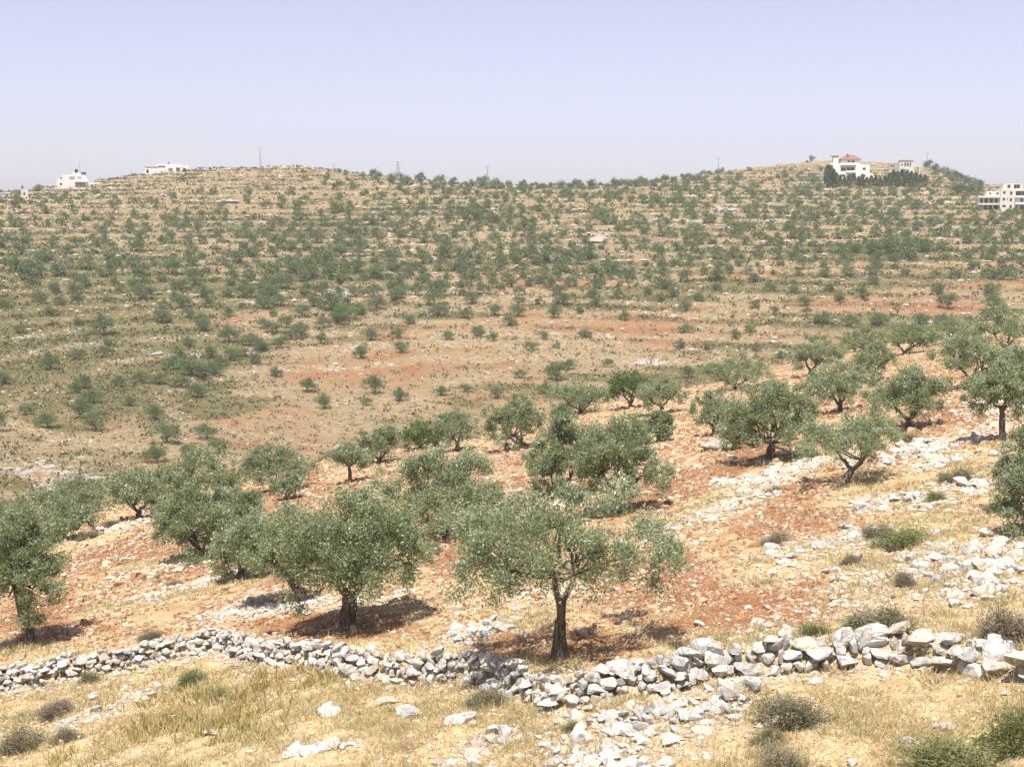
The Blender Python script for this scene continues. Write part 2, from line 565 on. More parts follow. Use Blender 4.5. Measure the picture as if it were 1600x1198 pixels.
M = {}
M['ground'] = mat_ground()
M['stone'] = mat_stone('limestone', (0.50, 0.475, 0.43), (0.33, 0.315, 0.30), (0.44, 0.345, 0.235))
M['pebble'] = mat_stone('field_stone', (0.52, 0.44, 0.33), (0.41, 0.31, 0.21), (0.33, 0.175, 0.088), .22, False)
M['chip'] = mat_stone('limestone_chip', (0.48, 0.45, 0.40), (0.34, 0.31, 0.27), (0.40, 0.29, 0.18), .3, False)
M['farstone'] = mat_stone('hill_stone', (0.41, 0.37, 0.31), (0.31, 0.275, 0.23), (0.34, 0.255, 0.17), .3, False)
M['outcrop'] = mat_stone('outcrop_rock', (0.34, 0.315, 0.285), (0.25, 0.23, 0.21), (0.31, 0.26, 0.20), .3)
M['ochre'] = mat_stone('ochre_rock', (0.42, 0.25, 0.11), (0.30, 0.17, 0.08), (0.43, 0.33, 0.22))
M['olive'] = mat_leaf('olive_leaf', (0.150, 0.188, 0.082), (0.335, 0.378, 0.212), (0.40, 0.43, 0.31), .50, .38, .5)
M['olive_far'] = mat_leaf('olive_crown', (0.074, 0.110, 0.042), (0.155, 0.200, 0.090), (0.19, 0.225, 0.125), .34)
M['green'] = mat_leaf('broad_leaf', (0.070, 0.118, 0.028), (0.135, 0.19, 0.055), (0.16, 0.21, 0.08), .34)
M['cypress'] = mat_leaf('cypress_leaf', (0.080, 0.110, 0.052), (0.135, 0.17, 0.08), (0.15, 0.18, 0.09), .2)
M['burnet'] = mat_leaf('burnet_twig', (0.15, 0.125, 0.09), (0.17, 0.165, 0.075), (0.23, 0.19, 0.145), .2, .8, .1)
M['burnet_brown'] = mat_leaf('dry_twig', (0.14, 0.105, 0.078), (0.24, 0.19, 0.145), (0.26, 0.205, 0.16), .2, .8, .1)
M['burnet_green'] = mat_leaf('green_twig', (0.105, 0.122, 0.04), (0.18, 0.195, 0.07), (0.20, 0.195, 0.10), .25, .8, .1)
M['scrub'] = mat_leaf('scrub_leaf', (0.070, 0.075, 0.030), (0.140, 0.130, 0.064), (0.16, 0.145, 0.09), .2, .8, .1)
M['straw'] = mat_leaf('dry_grass', (0.44, 0.325, 0.175), (0.66, 0.545, 0.345), (0.60, 0.48, 0.29), .45, .7, .2)
M['squill'] = mat_leaf('strap_leaf', (0.40, 0.25, 0.10), (0.52, 0.46, 0.19), (0.54, 0.43, 0.22), .45, .6, .2)
M['bark'] = mat_bark()
M['white'] = mat_plain('white_plaster', (0.74, 0.72, 0.68), .85, .08)
M['cream'] = mat_plain('cream_stone_wall', (0.62, 0.59, 0.52), .85, .12)
M['beige'] = mat_plain('rough_masonry', (0.40, 0.35, 0.27), .9, .2)
M['grey'] = mat_plain('raw_concrete', (0.36, 0.34, 0.32), .9, .2)
M['tile'] = mat_plain('roof_tile', (0.24, 0.12, 0.09), .8, .25, 2.0)
M['glass'] = mat_plain('dark_window', (0.045, 0.05, 0.065), .2, .2, .5, .5)
M['brown'] = mat_plain('balcony_brown', (0.22, 0.12, 0.09), .7, .2)
M['metal'] = mat_plain('galvanised_steel', (0.40, 0.40, 0.42), .6, .2, 2.0, .4, .3)
M['black'] = mat_plain('black_tank', (0.02, 0.02, 0.025), .5, .1)

# ------------------------------------------------------------------ the ground: one sheet out beyond the ridge
az_f = np.radians(np.arange(-27.0, 27.001, 0.175))
az_l = np.radians(np.concatenate([np.arange(-180, -60, 6.0), np.arange(-60, -27, 1.5)]))
az_all = np.concatenate([az_l, az_f, -az_l[::-1][:-1]])
r_near = np.geomspace(16, 135, 300)
r_far = np.geomspace(135, 700, 310)[1:]
r_all = np.concatenate([np.linspace(0.5, 16, 14)[:-1], r_near, r_far, np.geomspace(700, 1300, 14)[1:]])
AZ, RR = np.meshgrid(az_all, r_all)
GX, GY = RR * np.sin(AZ), RR * np.cos(AZ)
GZ, GN, GP = H(GX.ravel(), GY.ravel(), parts=True)
mR, mG, mB, mT = masks(GX.ravel(), GY.ravel(), GZ, GN, GP)
nr, na = RR.shape
idx = np.arange(nr * na).reshape(nr, na)
nxt = np.roll(idx, -1, axis=1)
F = np.stack([idx[:-1].ravel(), nxt[:-1].ravel(), nxt[1:].ravel(), idx[1:].ravel()], 1)[:, ::-1]
gm = mesh_np('ground', np.stack([GX.ravel(), GY.ravel(), GZ], 1), F, M['ground'], {'mask': np.stack([mR, mG, mB, 1 - GN], 1)}, True)
ground = tag(link('ground', gm), 'stony dry hillside of red earth, straw grass and terraces', 'ground', kind='structure')


def ground_at(x, y):
    return float(H(np.array([x]), np.array([y]))[0])

# ------------------------------------------------------------------ buildings on the ridge


def facade(parent, mat, width, z0, z1, openings, depth=9.0, x0=0.0, y0=0.0, name='wall', side_open=()):
    """A block with real openings in its front (towards -Y); each opening gets a recessed window of its own."""
    mb = MB()
    openings = [(o[0] + x0, o[1] + x0, *o[2:]) for o in openings]
    xs = sorted({x0, x0 + width, *[o[0] for o in openings], *[o[1] for o in openings]})
    zs = sorted({z0, z1, *[o[2] for o in openings], *[o[3] for o in openings]})
    for i in range(len(xs) - 1):
        for j in range(len(zs) - 1):
            cx, cz = (xs[i] + xs[i + 1]) / 2, (zs[j] + zs[j + 1]) / 2
            if any(o[0] < cx < o[1] and o[2] < cz < o[3] for o in openings):
                continue
            mb.quad([(xs[i], y0, zs[j]), (xs[i + 1], y0, zs[j]), (xs[i + 1], y0, zs[j + 1]), (xs[i], y0, zs[j + 1])])
    for o in openings:
        a, b, c, d = o[:4]; dp = o[4] if len(o) > 4 else .3
        for q in (((a, y0, c), (a, y0, d), (a, y0 + dp, d), (a, y0 + dp, c)), ((b, y0, d), (b, y0, c), (b, y0 + dp, c), (b, y0 + dp, d)),
                  ((a, y0, d), (b, y0, d), (b, y0 + dp, d), (a, y0 + dp, d)), ((b, y0, c), (a, y0, c), (a, y0 + dp, c), (b, y0 + dp, c))):
            mb.quad(q)
    X0, X1, Y1 = x0, x0 + width, y0 + depth
    mb.quad([(X1, y0, z0), (X1, Y1, z0), (X1, Y1, z1), (X1, y0, z1)])
    mb.quad([(X0, Y1, z0), (X0, y0, z0), (X0, y0, z1), (X0, Y1, z1)])
    mb.quad([(X1, Y1, z0), (X0, Y1, z0), (X0, Y1, z1), (X1, Y1, z1)])
    mb.quad([(X0, y0, z1), (X1, y0, z1), (X1, Y1, z1), (X0, Y1, z1)])
    w = mb.build(name, mat, parent)
    for o in openings:
        a, b, c, d = o[:4]; dp = o[4] if len(o) > 4 else .3
        kind = o[5] if len(o) > 5 else 'window'
        p = MB(); p.box(a, b, y0 + dp, y0 + dp + .05, c, d)
        wd = p.build(kind, M['glass'] if kind == 'window' else M[o[6]], parent)
        if kind == 'window' and b - a > 1.3:
            q = MB(); q.box((a + b) / 2 - .05, (a + b) / 2 + .05, y0 + dp - .06, y0 + dp, c, d)
            q.build('mullion', M['white'], wd)
    for (ya, yb, c, d) in side_open:        # windows on the left gable, set in frames that stand 3 cm proud
        p = MB(); p.box(X0 - .03, X0 + .02, ya, yb, c, d)
        p.build('window', M['glass'], parent)
    return w


def house(name, u, v, label, rz=0.0, cat='house', nom=.28):
    x, y, z = hit(u, v)
    o = tag(empty(name, (x, y, z), rz - math.atan2(x, y)), label, cat)
    k = y / F_PX / nom; o.scale = (k, k, k)
    return o, nom


# villa with red hipped roof
hs, px = house('villa', 1309, 280, 'white three-storey villa with red hipped roof on the right-hand hill', 0.10, nom=.305)
w = 33 * px; st = 3.1
facade(hs, M['white'], w, -3, 7.2, [(1.6, 3.4, .9, 2.2), (4.7, 7.2, .4, 2.3, .9), (1.4, 3.4, 3.9, 5.3, .5), (4.2, 7.4, 3.6, 5.5, 1.0), (3.9, 4.2, .2, 6.0, .25)], 10, 0, 0)
facade(hs, M['white'], 14 * px, -3, 6.6, [(1.0, 2.4, .9, 2.1), (1.0, 2.4, 4.0, 5.2)], 9, w + .003, -.8, 'annex_wall')
facade(hs, M['white'], w - 1.2, 7.2, 9.2, [(3.1, 4.4, 7.7, 8.6), (5.0, 6.3, 7.7, 8.6)], 8, 1.2, .8, 'attic_wall')
mb = MB(); mb.box(1.0, 8.0, -.9, .02, 6.05, 6.4); mb.build('awning', M['brown'], hs)
mb = MB(); mb.box(3.8, 8.1, -1.1, 0.0, 3.0, 3.9); mb.build('balcony', M['white'], hs)
mb = MB()
a0, a1, b0, b1, zr = .6, w + .8, 0.1, 9.6, 9.2
rt = [((a0 + 3.2), 4.8, 11.3), ((a1 - 3.4), 4.8, 11.3)]
mb.quad([(a0, b0, zr), (a1, b0, zr), rt[1], rt[0]]); mb.quad([(a1, b1, zr), (a0, b1, zr), rt[0], rt[1]])
mb.quad([(a1, b0, zr), (a1, b1, zr), rt[1]]); mb.quad([(a0, b1, zr), (a0, b0, zr), rt[0]]); mb.quad([(a0, b0, zr), (a0, b1, zr), (a1, b1, zr), (a1, b0, zr)])
rf = mb.build('roof', M['tile'], hs)
mb = MB(); mb.box(4.0, 4.8, 2.2, 3.0, 10.2, 11.8); mb.build('chimney', M['brown'], rf)
mb = MB(); mb.box(-2.2, -.003, 1.5, 7, -3, 10.6); mb.build('stair_tower', M['white'], hs)
mb = MB(); mb.box(-2.9, .3, 1.2, 7.3, 10.6, 10.9); mb.build('tower_roof', M['tile'], hs)
for zz in (.8, 4.0, 6.6):
    mb = MB(); mb.box(-3.8, -2.203, 2.0, 5.5, zz, zz + .9); mb.build('balcony', M['white'], hs)
    mb = MB(); mb.box(-2.24, -2.2, 2.4, 4.6, zz + 1.0, zz + 2.3); mb.build('window', M['glass'], hs)
mb = MB(); mb.box(w + 14 * px, w + 19 * px, -.5, -.2, -3, 2.6); mb.box(w + 19 * px + .002, w + 26 * px, -.5, -.2, -3, 1.2); mb.box(w + 26 * px + .002, w + 34 * px, -.6, -.3, -3, .1)
mb.build('garden_wall', M['white'], hs)

# unfinished stone house behind the villa
hs, px = house('stone_house', 1388, 268, 'unfinished beige stone house with small dark openings behind the cypress hedge', 0.05, nom=.35)
facade(hs, M['beige'], 16 * px, -3, 4.6, [(1.0, 1.8, 2.4, 3.5), (2.2, 3.0, 2.4, 3.5)], 8, 0, .8)
facade(hs, M['cream'], 20 * px, -3, 5.6, [(.9, 1.8, 2.9, 3.9), (2.6, 3.4, 2.5, 4.5), (3.9, 4.7, 2.5, 4.5), (5.2, 5.9, 2.5, 4.5), (.7, 1.6, 0.3, 1.2), (2.7, 3.5, .3, 1.2), (4.2, 5.0, .3, 1.0)], 9, 16 * px, 0, 'wing_wall')
mb = MB(); x0 = 36 * px
mb.box(x0 + .002, x0 + .5, -.4, 6, -3, 2.2); mb.box(x0 + 3.0, x0 + 3.5, -.4, 6, -3, 2.2); mb.box(x0 + .001, x0 + 3.6, -.5, 6.1, 2.2, 2.7)
mb.build('porch', M['cream'], hs)
mb = MB(); mb.box(16 * px - .3, 36 * px + .3, -.3, 9.3, 5.6, 5.95); mb.build('roof_slab', M['grey'], hs)

# apartment block at the right edge
hs, px = house('apartment_block', 1562, 329, 'pale four-storey apartment block at the right edge of the hillside', 0.16, 'building', .315)
ops = []
for k, zz in enumerate((1.1, 4.4, 7.6)):
    ops += [(1.1, 2.2 + (.5 if k == 0 else 0), zz + .4, zz + 1.6), (4.4, 5.4, zz - .1, zz + 1.5)]
ops += [(7.0, 7.9, .6, 2.4), (9.3, 12.5, .2, 2.6, .8), (9.2, 10.4, 4.2, 5.8, .5), (10.9, 12.8, 4.2, 5.8, .5), (6.9, 12.9, 7.2, 9.3, 1.2), (3.0, 3.4, 4.9, 6.1)]
facade(hs, M['cream'], 14.5, -4, 10.3, ops, 12, 0, 0)
facade(hs, M['cream'], 9.0, 10.303, 12.9, [(2.0, 3.4, 10.7, 12.4, .6), (5.0, 7.8, 10.6, 12.5, .8)], 9, 1.2, 1.5, 'roof_storey_wall')
mb = MB(); mb.box(6.5, 14.7, -1.3, -.003, 6.2, 7.15); mb.build('balcony', M['white'], hs)
mb = MB(); mb.box(6.8, 14.7, -1.2, -.003, 3.0, 3.9); mb.build('balcony', M['white'], hs)
facade(hs, M['cream'], 9.8, -4, 7.0, [(.5, 2.1, .3, 2.5, 1.5), (2.5, 4.3, .3, 2.6, 1.5), (4.8, 6.6, .3, 2.6, 1.5), (7.2, 9.2, .3, 2.6, 1.5),
                                      (.9, 2.2, 3.7, 5.8, 1.3), (2.8, 4.6, 3.7, 5.8, 1.3), (5.2, 6.9, 3.7, 5.8, 1.3), (7.5, 9.1, 3.7, 5.8, 1.3)], 9, -9.82, 2.0, 'wing_wall')
facade(hs, M['cream'], 6.2, 7.003, 9.4, [(1.4, 2.2, 7.7, 8.7), (4.6, 5.6, 7.7, 8.7)], 8, -6.1, 3.0, 'wing_storey_wall')
mb = MB(); mb.box(-10.4, -.01, .7, 2.0, 6.2, 7.1); mb.build('balcony', M['cream'], hs)
mb = MB(); mb.box(-10.0, -.01, .8, 2.0, 2.75, 3.5); mb.build('balcony', M['cream'], hs)
mb = MB(); mb.box(-11.5, 1, -2.5, -2.2, -4, -.3); mb.build('forecourt_wall', M['beige'], hs)
for k in range(4):
    mb = MB(); mb.bar((2 + 2.2 * k, 6, 12.9), (2 + 2.2 * k, 6, 14.0), .12); mb.build('reinforcement_bar', M['metal'], hs)

# arched white house on the left shoulder of the hill
hs, px = house('arched_house', 89, 297, 'white house with curved roof corner and roof antenna on the left shoulder', -0.05, nom=.275)
mb = MB(); pts = [(0, -3), (12.4, -3), (12.4, 4.3), (11.2, 6.2), (5.0, 6.6), (2.9, 6.4), (1.2, 5.4), (.2, 4.0), (0, 3.6)]
f0 = [(x, 0, z) for x, z in pts]; f1 = [(x, 9, z) for x, z in pts]
mb.quad(f0); mb.quad(f1[::-1])
for i in range(len(pts)):
    j = (i + 1) % len(pts); mb.quad([f0[j], f0[i], f1[i], f1[j]])
mb.build('wall', M['white'], hs)
for (a, b, c, d, m_) in ((1.3, 2.1, 2.1, 3.0, 'glass'), (5.2, 7.6, 4.6, 5.7, 'grey'), (8.2, 10.2, 4.6, 5.7, 'beige'), (7.6, 11.4, 2.1, 3.2, 'grey'), (9.0, 10.0, .6, 1.2, 'glass'), (1.5, 2.3, 4.9, 5.4, 'glass')):
    p = MB(); p.box(a, b, -.06, .02, c, d); p.build('window', M[m_], hs)
mb = MB(); mb.box(7.2, 12.8, -1.2, -.07, 3.4, 4.2); mb.build('balcony', M['white'], hs)
facade(hs, M['white'], 5.5, -3, 3.3, [(1.2, 2.2, 1.2, 2.4), (3.2, 4.0, .6, 1.6)], 7, 12.403, 1.0, 'side_wing_wall')
mb = MB(); mb.box(6.5, 9.8, 3, 6, 6.3, 7.3); mb.build('roof_room', M['white'], hs)
mb = MB()
for k in range(10):
    t0, t1 = 2 * math.pi * k / 10, 2 * math.pi * (k + 1) / 10
    c0, s0, c1, s1 = math.cos(t0) * .62, math.sin(t0) * .62, math.cos(t1) * .62, math.sin(t1) * .62
    mb.quad([(8 + c0, 4.2 + s0, 7.3), (8 + c1, 4.2 + s1, 7.3), (8 + c1, 4.2 + s1, 8.9), (8 + c0, 4.2 + s0, 8.9)])
mb.quad([(8 + .62 * math.cos(2 * math.pi * k / 10), 4.2 + .62 * math.sin(2 * math.pi * k / 10), 8.9) for k in range(10)])
mb.build('water_tank', M['black'], hs)
mb = MB(); mb.bar((9.4, 4, 7.2), (9.4, 4, 12.0), .16); mb.bar((8.8, 4, 11.2), (10.0, 4, 11.2), .1); mb.bar((9.0, 4, 10.4), (9.8, 4, 10.4), .1); mb.build('antenna', M['metal'], hs)
mb = MB(); mb.quad([(9.9, 2, 6.6), (12, 2, 6.6), (12, 3.4, 7.7), (9.9, 3.4, 7.7)]); mb.quad([(9.9, 3.42, 7.7), (12, 3.42, 7.7), (12, 3.42, 6.6), (9.9, 3.42, 6.6)]); mb.build('solar_heater', M['glass'], hs)

# long white house at the top of the left hill
hs, px = house('long_white_house', 227, 274, 'long low white house with stepped flat roof on the left hilltop', 0.0, nom=.25)
facade(hs, M['white'], 4.6, -3, 3.3, [(.5, 1.3, .7, 2.2)], 8, 0, 0)
facade(hs, M['white'], 9.2, -3, 4.4, [(.2, 2.9, 3.0, 3.6), (1.2, 1.9, 1.0, 1.5), (2.6, 3.3, 1.0, 1.5), (4.1, 5.7, .4, 2.7, .25, 'door', 'grey'), (7.0, 8.4, 1.6, 3.0)], 9, 4.602, 0, 'main_wall')
facade(hs, M['white'], 2.4, -3, 3.9, [(.4, 1.6, 1.2, 2.8)], 8, 13.805, .4, 'end_wall')
mb = MB(); mb.box(8.6, 9.3, 3, 3.7, 4.4, 5.0); mb.build('water_tank', M['black'], hs)
mb = MB(); mb.box(-.2, 4.6, -.2, 8.2, 3.3, 3.5); mb.build('roof_slab', M['white'], hs)

# low buildings at the far left edge
hs, px = house('low_white_shed', -4, 309, 'low white flat building cut by the left edge of the photo', 0)
facade(hs, M['white'], 5.2, -2, 1.9, [(3.4, 4.2, .5, 1.4)], 5, 0, 0)
mb = MB(); mb.box(-.3, 5.4, -.3, 5.2, 1.9, 2.15); mb.build('roof_slab', M['white'], hs)
hs, px = house('ruined_tower', 33, 308, 'small cream masonry building with square stub tower near left edge', 0)
facade(hs, M['cream'], 3.0, -2, 3.2, [(1.0, 1.7, .8, 1.9)], 4, 0, 0)
facade(hs, M['beige'], 1.2, 3.203, 5.0, [(.3, .8, 3.7, 4.6)], 3, .1, .3, 'tower_wall')

# ------------------------------------------------------------------ pylons and poles on the skyline


def lattice_pylon(u, vbase, vtop, label, dist=12):
    x, y, z = hit(u, vbase)
    k = (y + dist) / y; x *= k; y *= k; z = ground_at(x, y) - .3
    top = (330 - vtop) / F_PX * y
    h = top - z
    root = tag(empty('lattice_pylon', (x, y, z)), label, 'pylon', 'power pylons and poles along the skyline')
    b0, b1 = .75, .22
    lv = lambda t: b0 + (b1 - b0) * t
    for sx, sy in ((1, 1), (1, -1), (-1, -1), (-1, 1)):
        mb = MB(); mb.bar((sx * b0, sy * b0, 0), (sx * b1, sy * b1, h * .95), .13); mb.build('leg', M['metal'], root)
    mb = MB(); n = 8
    for i in range(n):
        t0, t1 = i / n * .95, (i + 1) / n * .95
        a, b = lv(i / n), lv((i + 1) / n)
        for (p, q) in (((1, -1), (-1, -1)), ((-1, 1), (1, 1)), ((-1, -1), (-1, 1)), ((1, 1), (1, -1))):
            mb.bar((p[0] * a, p[1] * a, t0 * h), (q[0] * b, q[1] * b, t1 * h), .07)
    mb.build('bracing', M['metal'], root)
    for t, l in ((.84, 1.5), (.97, 1.0)):
        mb = MB(); mb.bar((-l, 0, h * t), (l, 0, h * t), .14); mb.build('crossarm', M['metal'], root)
        for sx in (-1, 1):
            m2 = MB(); m2.bar((sx * l * .92, 0, h * t + .04), (sx * l * .92, 0, h * t - .5), .12); m2.build('insulator', M['brown'], root)


def utility_pole(u, vbase, vtop, label, dist=10, arm=1.1):
    x, y, z = hit(u, vbase)
    k = (y + dist) / y; x *= k; y *= k; z = ground_at(x, y) - .3
    h = (330 - vtop) / F_PX * y - z
    root = tag(empty('utility_pole', (x, y, z)), label, 'pole', 'power pylons and poles along the skyline')
    mb = MB(); mb.bar((0, 0, 0), (0, 0, h * .5), .3); mb.bar((0, 0, h * .5), (0, 0, h), .22); mb.build('post', M['metal'], root)
    mb = MB(); mb.bar((-arm, 0, h * .93), (arm, 0, h * .93), .16); mb.build('crossarm', M['metal'], root)
    for sx in (-1, 0, 1):
        m2 = MB(); m2.bar((sx * arm * .9, 0, h * .93), (sx * arm * .9, 0, h * .93 + .5), .12); m2.build('insulator', M['brown'], root)


utility_pole(407, 264, 232, 'thin grey pole with crossarm on the bare left hilltop')
lattice_pylon(622, 288, 253, 'lattice steel pylon among the ridge trees left of the saddle', 4)
utility_pole(762, 296, 261, 'slim grey pole rising behind the saddle treeline', 6, .7)
utility_pole(522, 271, 259, 'short pole on the skyline just right of the bare hilltop', 8, .6)
utility_pole(1122, 273, 249, 'faint thin pole on the rising ridge left of the villa', 25, .7)
utility_pole(1448, 268, 241, 'thin pole with crossarm on the ridge right of the stone house', 10, .9)

# ------------------------------------------------------------------ trees


def unit(a):
    return a / np.maximum(np.linalg.norm(a, axis=-1, keepdims=True), 1e-6)


def leaves_np(pos, axis, L, Wd, rng):
    n = len(pos)
    side = unit(np.cross(axis, rng.normal(size=(n, 3))))
    L = L[:, None]; Wd = Wd[:, None]
    V = np.stack([pos, pos + axis * L * .45 + side * Wd * .5, pos + axis * L, pos + axis * L * .45 - side * Wd * .5], 1).reshape(-1, 3)
    Fq = np.arange(n * 4).reshape(n, 4)
    return V, Fq


def tube(path, radii, sides, rng, rough=.0):
    path = np.asarray(path, float); n = len(path)
    V = []
    for i in range(n):
        d = path[min(i + 1, n - 1)] - path[max(i - 1, 0)]
        d = d / max(np.linalg.norm(d), 1e-6)
        a = np.cross(d, [0.3, 1, 0.2]); a /= np.linalg.norm(a); b = np.cross(d, a)
        for k in range(sides):
            t = 2 * math.pi * k / sides
            rr = radii[i] * (1 + rough * (rng.random() - .5) * 2)
            V.append(path[i] + (a * math.cos(t) + b * math.sin(t)) * rr)
    Fq = []
    for i in range(n - 1):
        for k in range(sides):
            k2 = (k + 1) % sides
            Fq.append((i * sides + k, i * sides + k2, (i + 1) * sides + k2, (i + 1) * sides + k))
    return np.array(V), np.array(Fq)


def bend_path(p, q, n, rng, amp):
    p, q = np.asarray(p, float), np.asarray(q, float)
    t = np.linspace(0, 1, n)[:, None]
    path = p + (q - p) * t
    off = rng.normal(size=(n, 3)) * amp; off[0] = 0; off[-1] = 0
    path += off
    return path


def make_tree(name, seed, Wc, Dc, zb, zt, ox, n_leaf, leaf, trunk_r, lean=0.0, open_=0.0, fork=.5, mat='olive', lobes=9, forks=3, clump_r=.31):
    """Trunk with limbs and a leafy crown. zb..zt: the crown's underside and top above the base, ox: its sideways offset."""
    rng = np.random.default_rng(seed)
    Hc = zt - zb
    # lobes that make the uneven outline
    LC = []
    for i in range(lobes):
        ang = 2 * math.pi * (i + rng.random() * .7) / lobes
        rad = (.25 + .42 * rng.random()) if i else .08
        zc = zb + Hc * (.24 + .30 * rng.random() + .26 * (1 - rad / .67))
        LC.append((ox + math.cos(ang) * rad * Wc * .72, math.sin(ang) * rad * Dc * .72, zc,
                   Wc * (.16 + .10 * rng.random()), Dc * (.16 + .10 * rng.random()), Hc * (.24 + .14 * rng.random())))
    for sgn in (-1, 1):            # reach the full width
        LC.append((ox + sgn * Wc * .34, rng.normal() * .1 * Dc, zb + Hc * (.30 + .2 * rng.random()), Wc * .17, Dc * .2, Hc * .3))
    LC.append((ox + rng.normal() * .08 * Wc, 0, zt - Hc * .30, Wc * .24, Dc * .24, Hc * .30))
    LC.append((ox + rng.normal() * .1 * Wc, -Dc * .28, zb + Hc * .34, Wc * .26, Dc * .2, Hc * .30))
    LC = np.array(LC)
    # clumps over the lobes' shells
    ncl = int(max(14, 46 * (n_leaf / 12000.0) ** .45))
    li = rng.integers(0, len(LC), ncl * 3)
    d = unit(rng.normal(size=(ncl * 3, 3)))
    d[:, 2] = np.where(rng.random(ncl * 3) < .65, np.abs(d[:, 2]), d[:, 2])
    rad = .55 + .5 * rng.random(ncl * 3) ** .6
    C = LC[li, :3] + d * LC[li, 3:] * rad[:, None]
    C[:, 2] = np.maximum(C[:, 2], zb + .06 * Hc * rng.random(len(C)))
    C = C[: int(len(C) * (1 - .25 * open_))]
    cs = clump_r * (.65 + .7 * rng.random(len(C))) * (Wc / 5.0) ** .5
    cw = rng.random(len(C)) ** (.6 + open_) + .15
    ci = rng.choice(len(C), n_leaf, p=cw / cw.sum())
    g = rng.normal(size=(n_leaf, 3)) * np.array([.55, .55, .42])
    pos = C[ci] + g * cs[ci][:, None]
    for ax_, c0, half in ((0, ox, Wc / 2), (1, 0.0, Dc / 2)):
        q = np.percentile(np.abs(pos[:, ax_] - c0), 97.8)
        LC[:, ax_] = c0 + (LC[:, ax_] - c0) * half / q; LC[:, 3 + ax_] *= half / q
        pos[:, ax_] = c0 + (pos[:, ax_] - c0) * half / q
    lo, hi = np.percentile(pos[:, 2], (.6, 99.5))
    LC[:, 2] = zb + (LC[:, 2] - lo) * Hc / (hi - lo); LC[:, 5] *= Hc / (hi - lo)
    pos[:, 2] = zb + (pos[:, 2] - lo) * Hc / (hi - lo)
    out = unit(pos - np.array([ox, 0, zb + Hc * .35]))
    cdir = unit(rng.normal(size=(len(C), 3)) + np.array([0, 0, .5]))
    axis = unit(out * .40 + cdir[ci] * .55 + rng.normal(size=(n_leaf, 3)) * .42 + np.array([0, 0, .12]))
    L = leaf * (.7 + .6 * rng.random(n_leaf)); Wd = L * (.30 + .12 * rng.random(n_leaf))
    V, Fq = leaves_np(pos, axis, L, Wd, rng)
    tone = np.clip(.5 + .28 * rng.normal(size=n_leaf) + (rng.random(len(C))[ci] - .5) * .6, 0, 1)
    crown = mesh_np(name + '_crown', V, Fq, M[mat], {'tone': np.repeat(tone, 4)})
    # trunk and limbs
    VV, FF, nb = [], [], 0

    def add(v, f):
        nonlocal nb
        VV.append(v); FF.append(f + nb); nb += len(v)
    hf = max(.35, zb * fork + .25 * zb)
    top = np.array([ox * .45 + lean * .3, rng.normal() * .05, hf])
    path = bend_path((0, 0, -.25), top, 7, rng, .045 * trunk_r / .25)
    rr = np.linspace(1.25, .88, 7) * trunk_r; rr[0] *= 1.35; rr[1] *= 1.1
    v, f = tube(path, rr, 10, rng, .13); add(v, f)
    ends = []
    for i in range(forks):
        a = 2 * math.pi * (i + rng.random() * .5) / forks
        e = np.array([ox + math.cos(a) * Wc * .17, math.sin(a) * Dc * .17, zb + Hc * (.12 + .2 * rng.random())])
        s = top + np.array([0, 0, -.08])
        pth = bend_path(s, e, 5, rng, .05)
        v, f = tube(pth, np.linspace(.66, .36, 5) * trunk_r, 7, rng, .1); add(v, f)
        ends.append(e)
    nb_br = min(len(LC) * 2, 24) if n_leaf > 3000 else len(LC)
    for i in range(nb_br):
        l = LC[i % len(LC)]
        tgt = l[:3] * .8 + np.array([ox, 0, zb + Hc * .6]) * .2 + rng.normal(size=3) * l[3:] * .3
        e = min(ends, key=lambda q: np.linalg.norm(q - tgt))
        pth = bend_path(e, tgt, 5, rng, .07)
        v, f = tube(pth, np.linspace(.30, .09, 5) * trunk_r, 4, rng, .0); add(v, f)
    trunk = mesh_np(name + '_trunk', np.concatenate(VV), np.concatenate(FF), M['bark'], None, True)
    return trunk, crown


N_TREES = 0


def put_tree(trunk, crown, loc, rz, scale, label, group, name='olive_tree', cat='olive tree'):
    global N_TREES
    root = empty(name, loc, rz); root.scale = scale
    tag(root, label, cat, group)
    link('trunk', trunk, root); link('crown', crown, root)
    N_TREES += 1
    return root


G1 = 'olive trees on the near field'
